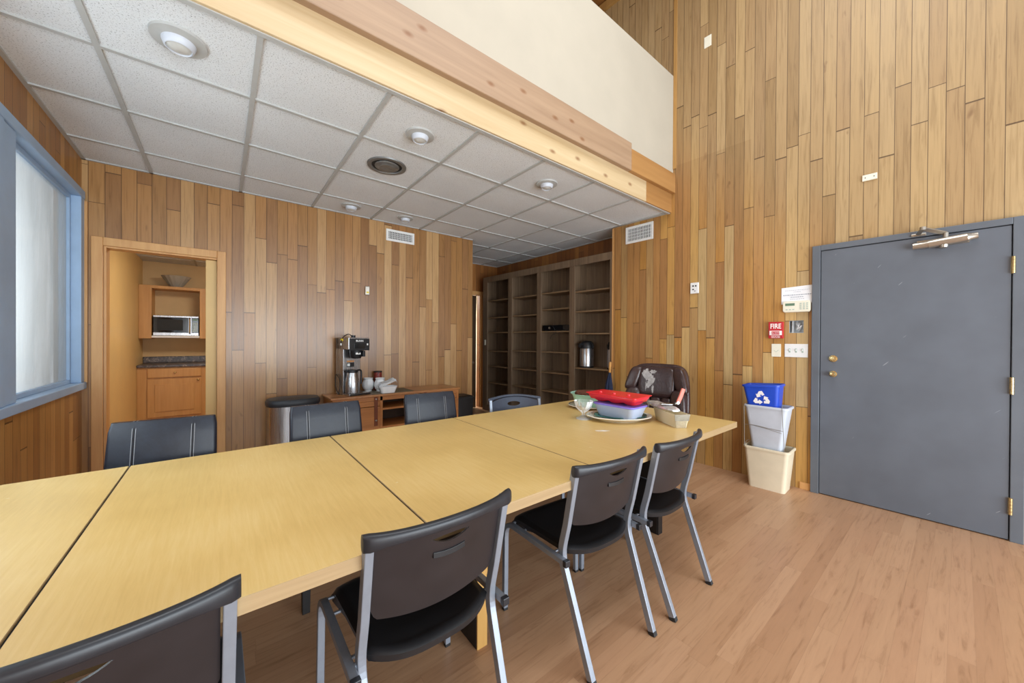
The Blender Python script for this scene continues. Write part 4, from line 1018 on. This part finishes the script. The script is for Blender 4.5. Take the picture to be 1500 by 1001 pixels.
# coffee machine
t = thing('coffee_machine', 'tall stainless and black drip coffee machine on the credenza', 'coffee machine', (1.135, 4.255, CH_), .22)
bx('base_plate', 'stainless', t, -.118, .125, -.165, .14, 0, .022, .004); bx('base_front', 'black', t, -.112, .119, -.168, -.160, .002, .020, .002)
bx('column', 'stainless', t, -.112, .100, .02, .14, .022, .50, .004)
bx('side_panel', 'stainless', t, -.118, -.112, -.03, .14, .022, .62, .002)
hd = bx('brew_head', 'stainless', t, -.118, .112, -.145, .14, .50, .628, .004)
fp = bx('front_panel', 'black', t, -.110, .116, -.155, -.145, .488, .618, .004)
bx('switch', 'white', fp, .082, .098, -.158, -.155, .545, .565, .001); bx('inset_panel', 'dark_glass', fp, -.06, .06, -.157, -.155, .51, .565, .002)
text('lettering', 'BUNN', .030, 'white', fp, (.0, -.1565, .592))
b = B(); lathe(b, [(.001, .395), (.05, .40), (.062, .425), (.066, .488)], 32, c=(0, -.075, 0)); fb = obj('filter_basket', b, 'black', t, smooth=True)
b = B(); box(b, .035, .062, -.165, -.12, .42, .485); obj('basket_handle', b, 'black', fb, .004); b = B(); box(b, -.035, .02, -.1385, -.136, .445, .465); obj('basket_label', b, 'white', fb)
bx('label', 'label', t, -.055, .03, .018, .020, .355, .372, 0); bx('label', 'black', t, -.055, .03, .018, .020, .30, .35, 0); bx('label', 'white', t, -.05, -.02, .0175, .018, .31, .34, 0)
b = B(); tube(b, [(.02, .02, .628), (.02, .02, .655)], .022, 14); obj('fill_cap', b, 'black', t, smooth=True)
b = B(); tube(b, smooth_path([(.0, .02, .645), (-.04, .0, .665), (-.10, -.03, .65), (-.15, -.06, .61), (-.165, -.075, .565)], 5), .005, 6); cb = obj('cable', b, 'black', t, smooth=True)
b = B(); tube(b, [(-.145, -.058, .606), (-.155, -.065, .598)], .014, 10); obj('cable_tag', b, 'yellow', cb); b = B(); tube(b, [(-.165, -.075, .565), (-.168, -.078, .545)], .007, 8); obj('plug', b, 'white', cb)
b = B(); tube(b, smooth_path([(-.10, .145, .20), (-.135, .10, .22), (-.16, .06, .16), (-.165, .03, .07), (-.14, .03, .02), (-.125, .06, .008), (-.10, .10, .006)], 5), .0045, 6); tube(b, smooth_path([(-.135, .10, .22), (-.125, .04, .18), (-.128, .02, .08), (-.15, .02, .01)], 4), .0045, 6); obj('power_cord', b, 'black', t, smooth=True)
t = thing('thermal_carafe', 'stainless thermal carafe with black lid standing in the coffee machine', 'carafe', (1.1145, 4.18, CH_+.0225), .22)
b = B(); lathe(b, [(.001, 0), (.070, 0), (.076, .006), (.077, .06), (.070, .13), (.056, .20), (.052, .222)], 40); obj('body', b, 'stainless', t, smooth=True)
b = B(); lathe(b, [(.054, .222), (.058, .232), (.054, .25), (.001, .256)], 32); box(b, -.085, -.04, -.012, .012, .232, .247); obj('lid', b, 'black', t, smooth=True)
b = B(); tube(b, smooth_path([(.045, 0, .24), (.085, 0, .245), (.102, 0, .225), (.104, 0, .15), (.100, 0, .09)], 5), .010, 8); obj('handle', b, 'black', t, smooth=True)
# white pots, tin, basket
def pot(x, y, label):
    t = thing('ceramic_pot', label, 'pot', (x, y, CH_+.0035), 0, None)
    b = B(); lathe(b, [(.001, 0), (.040, 0), (.042, .008), (.036, .014), (.056, .032), (.068, .068), (.066, .10), (.053, .128), (.048, .138), (.055, .154), (.052, .155), (.044, .138), (.045, .125), (.058, .10), (.001, .04)], 40, ripple=.02, rn=10); obj('body', b, 'ceramic', t, smooth=True)
pot(1.335, 4.345, 'round white ceramic pot next to the coffee machine'); pot(1.445, 4.26, 'round white ceramic pot behind the white wrapped basket')
t = thing('tin', 'dark red printed tin behind the white pots', 'tin', (1.463, 4.395, CH_+.0035))
b = B(); lathe(b, [(.046, 0), (.046, .215)], 32); obj('can', b, 'tin', t, smooth=True); b = B(); lathe(b, [(.047, .212), (.047, .225), (.001, .227)], 32); obj('lid', b, 'dark', t, smooth=True)
t = thing('wrapped_basket', 'white basket wrapped in clear film in front of the pots', 'basket', (1.478, 4.105, CH_+.0035), -.1)
b = B(); loft(b, [rrect(0, 0, .075, .05, .03, 0), rrect(0, 0, .1, .068, .035, .075), rrect(0, 0, .093, .06, .03, .075), rrect(0, 0, .072, .046, .028, .008)]); obj('basket', b, 'ceramic', t, smooth=30)
b = B(); random.seed(5); rings = []
for s, z in ((.98, .07), (.9, .095), (.6, .105), (.2, .10)): rings.append([(p[0]*s+random.uniform(-.005, .005), p[1]*s, z+random.uniform(-.012, .018)+(.045 if p[0] > .06 else 0)) for p in rrect(0, 0, .1, .068, .03, 0)])
loft(b, rings, False, True); obj('film', b, 'wrap', t, smooth=20)

# ------------------------------------------------------------------ waste bins
t = thing('trash_can', 'semi-round stainless trash can with dark lid by the back wall', 'trash can', (.56, 4.20, 0))
def oval(hx, hy, z, n=40, e=.75):
    return [(hx*math.copysign(abs(math.cos(2*PI*k/n))**e, math.cos(2*PI*k/n)), hy*math.copysign(abs(math.sin(2*PI*k/n))**e, math.sin(2*PI*k/n)), z) for k in range(n)]
b = B(); loft(b, [oval(.225, .16, .03), oval(.225, .16, .645)]); obj('body', b, 'stainless', t, smooth=30)
b = B(); loft(b, [oval(.22, .155, 0), oval(.226, .162, .03)]); obj('base_ring', b, 'lid', t, smooth=30)
b = B(); loft(b, [oval(.231, .166, .640), oval(.236, .171, .655), oval(.236, .171, .685), oval(.222, .158, .705), oval(.10, .07, .716)]); obj('lid', b, 'lid', t, smooth=40)
bx('pedal', 'black', t, -.05, .05, -.20, -.15, .012, .022, .003)
t = thing('small_trash_can', 'small black plastic bin at the right end of the credenza', 'trash can', (2.555, 4.30, 0))
b = B(); loft(b, [rrect(0, 0, .12, .11, .02, 0), rrect(0, 0, .138, .125, .02, .50)]); obj('body', b, 'black', t, smooth=30)
b = B(); loft(b, [rrect(0, 0, .143, .13, .02, .498), rrect(0, 0, .143, .13, .02, .525), rrect(0, 0, .10, .09, .02, .54)]); obj('lid', b, 'black', t, .002)
def bin_(name, label, mat, loc, rz, hb, ht, h, tilt=(0, 0), lip=.008):
    t = thing(name, label, 'waste bin', loc); t.rotation_euler = (tilt[0], tilt[1], rz)
    b = B(); r = .03; th = .005
    loft(b, [rrect(0, 0, hb[0], hb[1], r, 0), rrect(0, 0, ht[0], ht[1], r, h), rrect(0, 0, ht[0]-th, ht[1]-th, r*.9, h), rrect(0, 0, hb[0]-th, hb[1]-th, r*.9, .006)]); obj('body', b, mat, t, smooth=30)
    b = B(); loft(b, [rrect(0, 0, ht[0]-.001, ht[1]-.001, r, h-.016), rrect(0, 0, ht[0]+lip, ht[1]+lip, r+lip, h-.016), rrect(0, 0, ht[0]+lip, ht[1]+lip, r+lip, h-.002), rrect(0, 0, ht[0]-.001, ht[1]-.001, r, h+.002)], False, False); obj('rim', b, mat, t, smooth=50)
    return t
bxr, byr = 3.815, 1.066
bin_('waste_bin', 'beige rectangular waste bin on the floor, lowest of the nested three', 'bin_beige', (bxr, byr, 0), RZ, (.135, .105), (.165, .128), .362)
t = bin_('waste_bin', 'pale grey white waste bin nested in the beige bin', 'bin_white', (bxr-.01, byr+.005, .312), RZ, (.105, .075), (.158, .112), .418)
t = thing('wire_rack', 'thin wire frame around the pale grey waste bin', 'wire rack', (bxr-.01, byr+.005, .30), RZ)
b = B(); fx, fy = .152, .12
tube(b, [(-fx, -fy, .05), (-fx-.006, -fy+.0, .42)], .0022, 6); tube(b, [(fx-.01, -fy, .05), (fx-.03, -fy, .45)], .0022, 6)
tube(b, smooth_path([(-fx, -fy, .25), (-.07, -fy-.003, .255), (.03, -fy-.004, .245), (fx-.02, -fy, .238)], 4), .0022, 6); tube(b, smooth_path([(-fx+.04, -fy+.02, .25), (0, -fy-.006, .243), (fx-.03, -fy, .218)], 4), .002, 6)
tube(b, smooth_path([(-fx, -fy, .07), (-fx+.01, -fy+.05, .10), (-fx+.04, -fy+.1, .09)], 4), .002, 6)
obj('wires', b, 'nickel', t, smooth=True)
bmx = bin_('recycling_bin', 'blue recycling bin with white arrows, tilted in the top of the stack', 'blue_bin', (bxr-.022, byr+.022, .60), RZ, (.100, .070), (.138, .100), .315, (0, -.07))
# recycling arrows on the front face of the blue bin
def arrow(parent, ang):
    c, s = math.cos(ang), math.sin(ang)
    base = [(-.034, -.030), (-.012, -.030), (-.012, -.037), (.006, -.0215), (-.012, -.006), (-.012, -.013), (-.024, -.013), (-.018, -.004), (-.030, .004), (-.044, -.018)]
    pts = [(x*c-z*s, x*s+z*c) for x, z in base]
    b = B(); a = [b.verts.new((p[0], 0, p[1])) for p in pts]; b.faces.new(a)
    return obj('recycling_arrow', b, 'red_text', parent, solid=.001)
for k in range(3):
    o = arrow(bmx, 2*PI*k/3); sc = 1.45; o.scale = (sc, 1, sc); zc = .195; o.location = (0, -.070-.030*zc/.315-.0012, zc); o.rotation_euler = (math.atan(.030/.315), 0, 0)
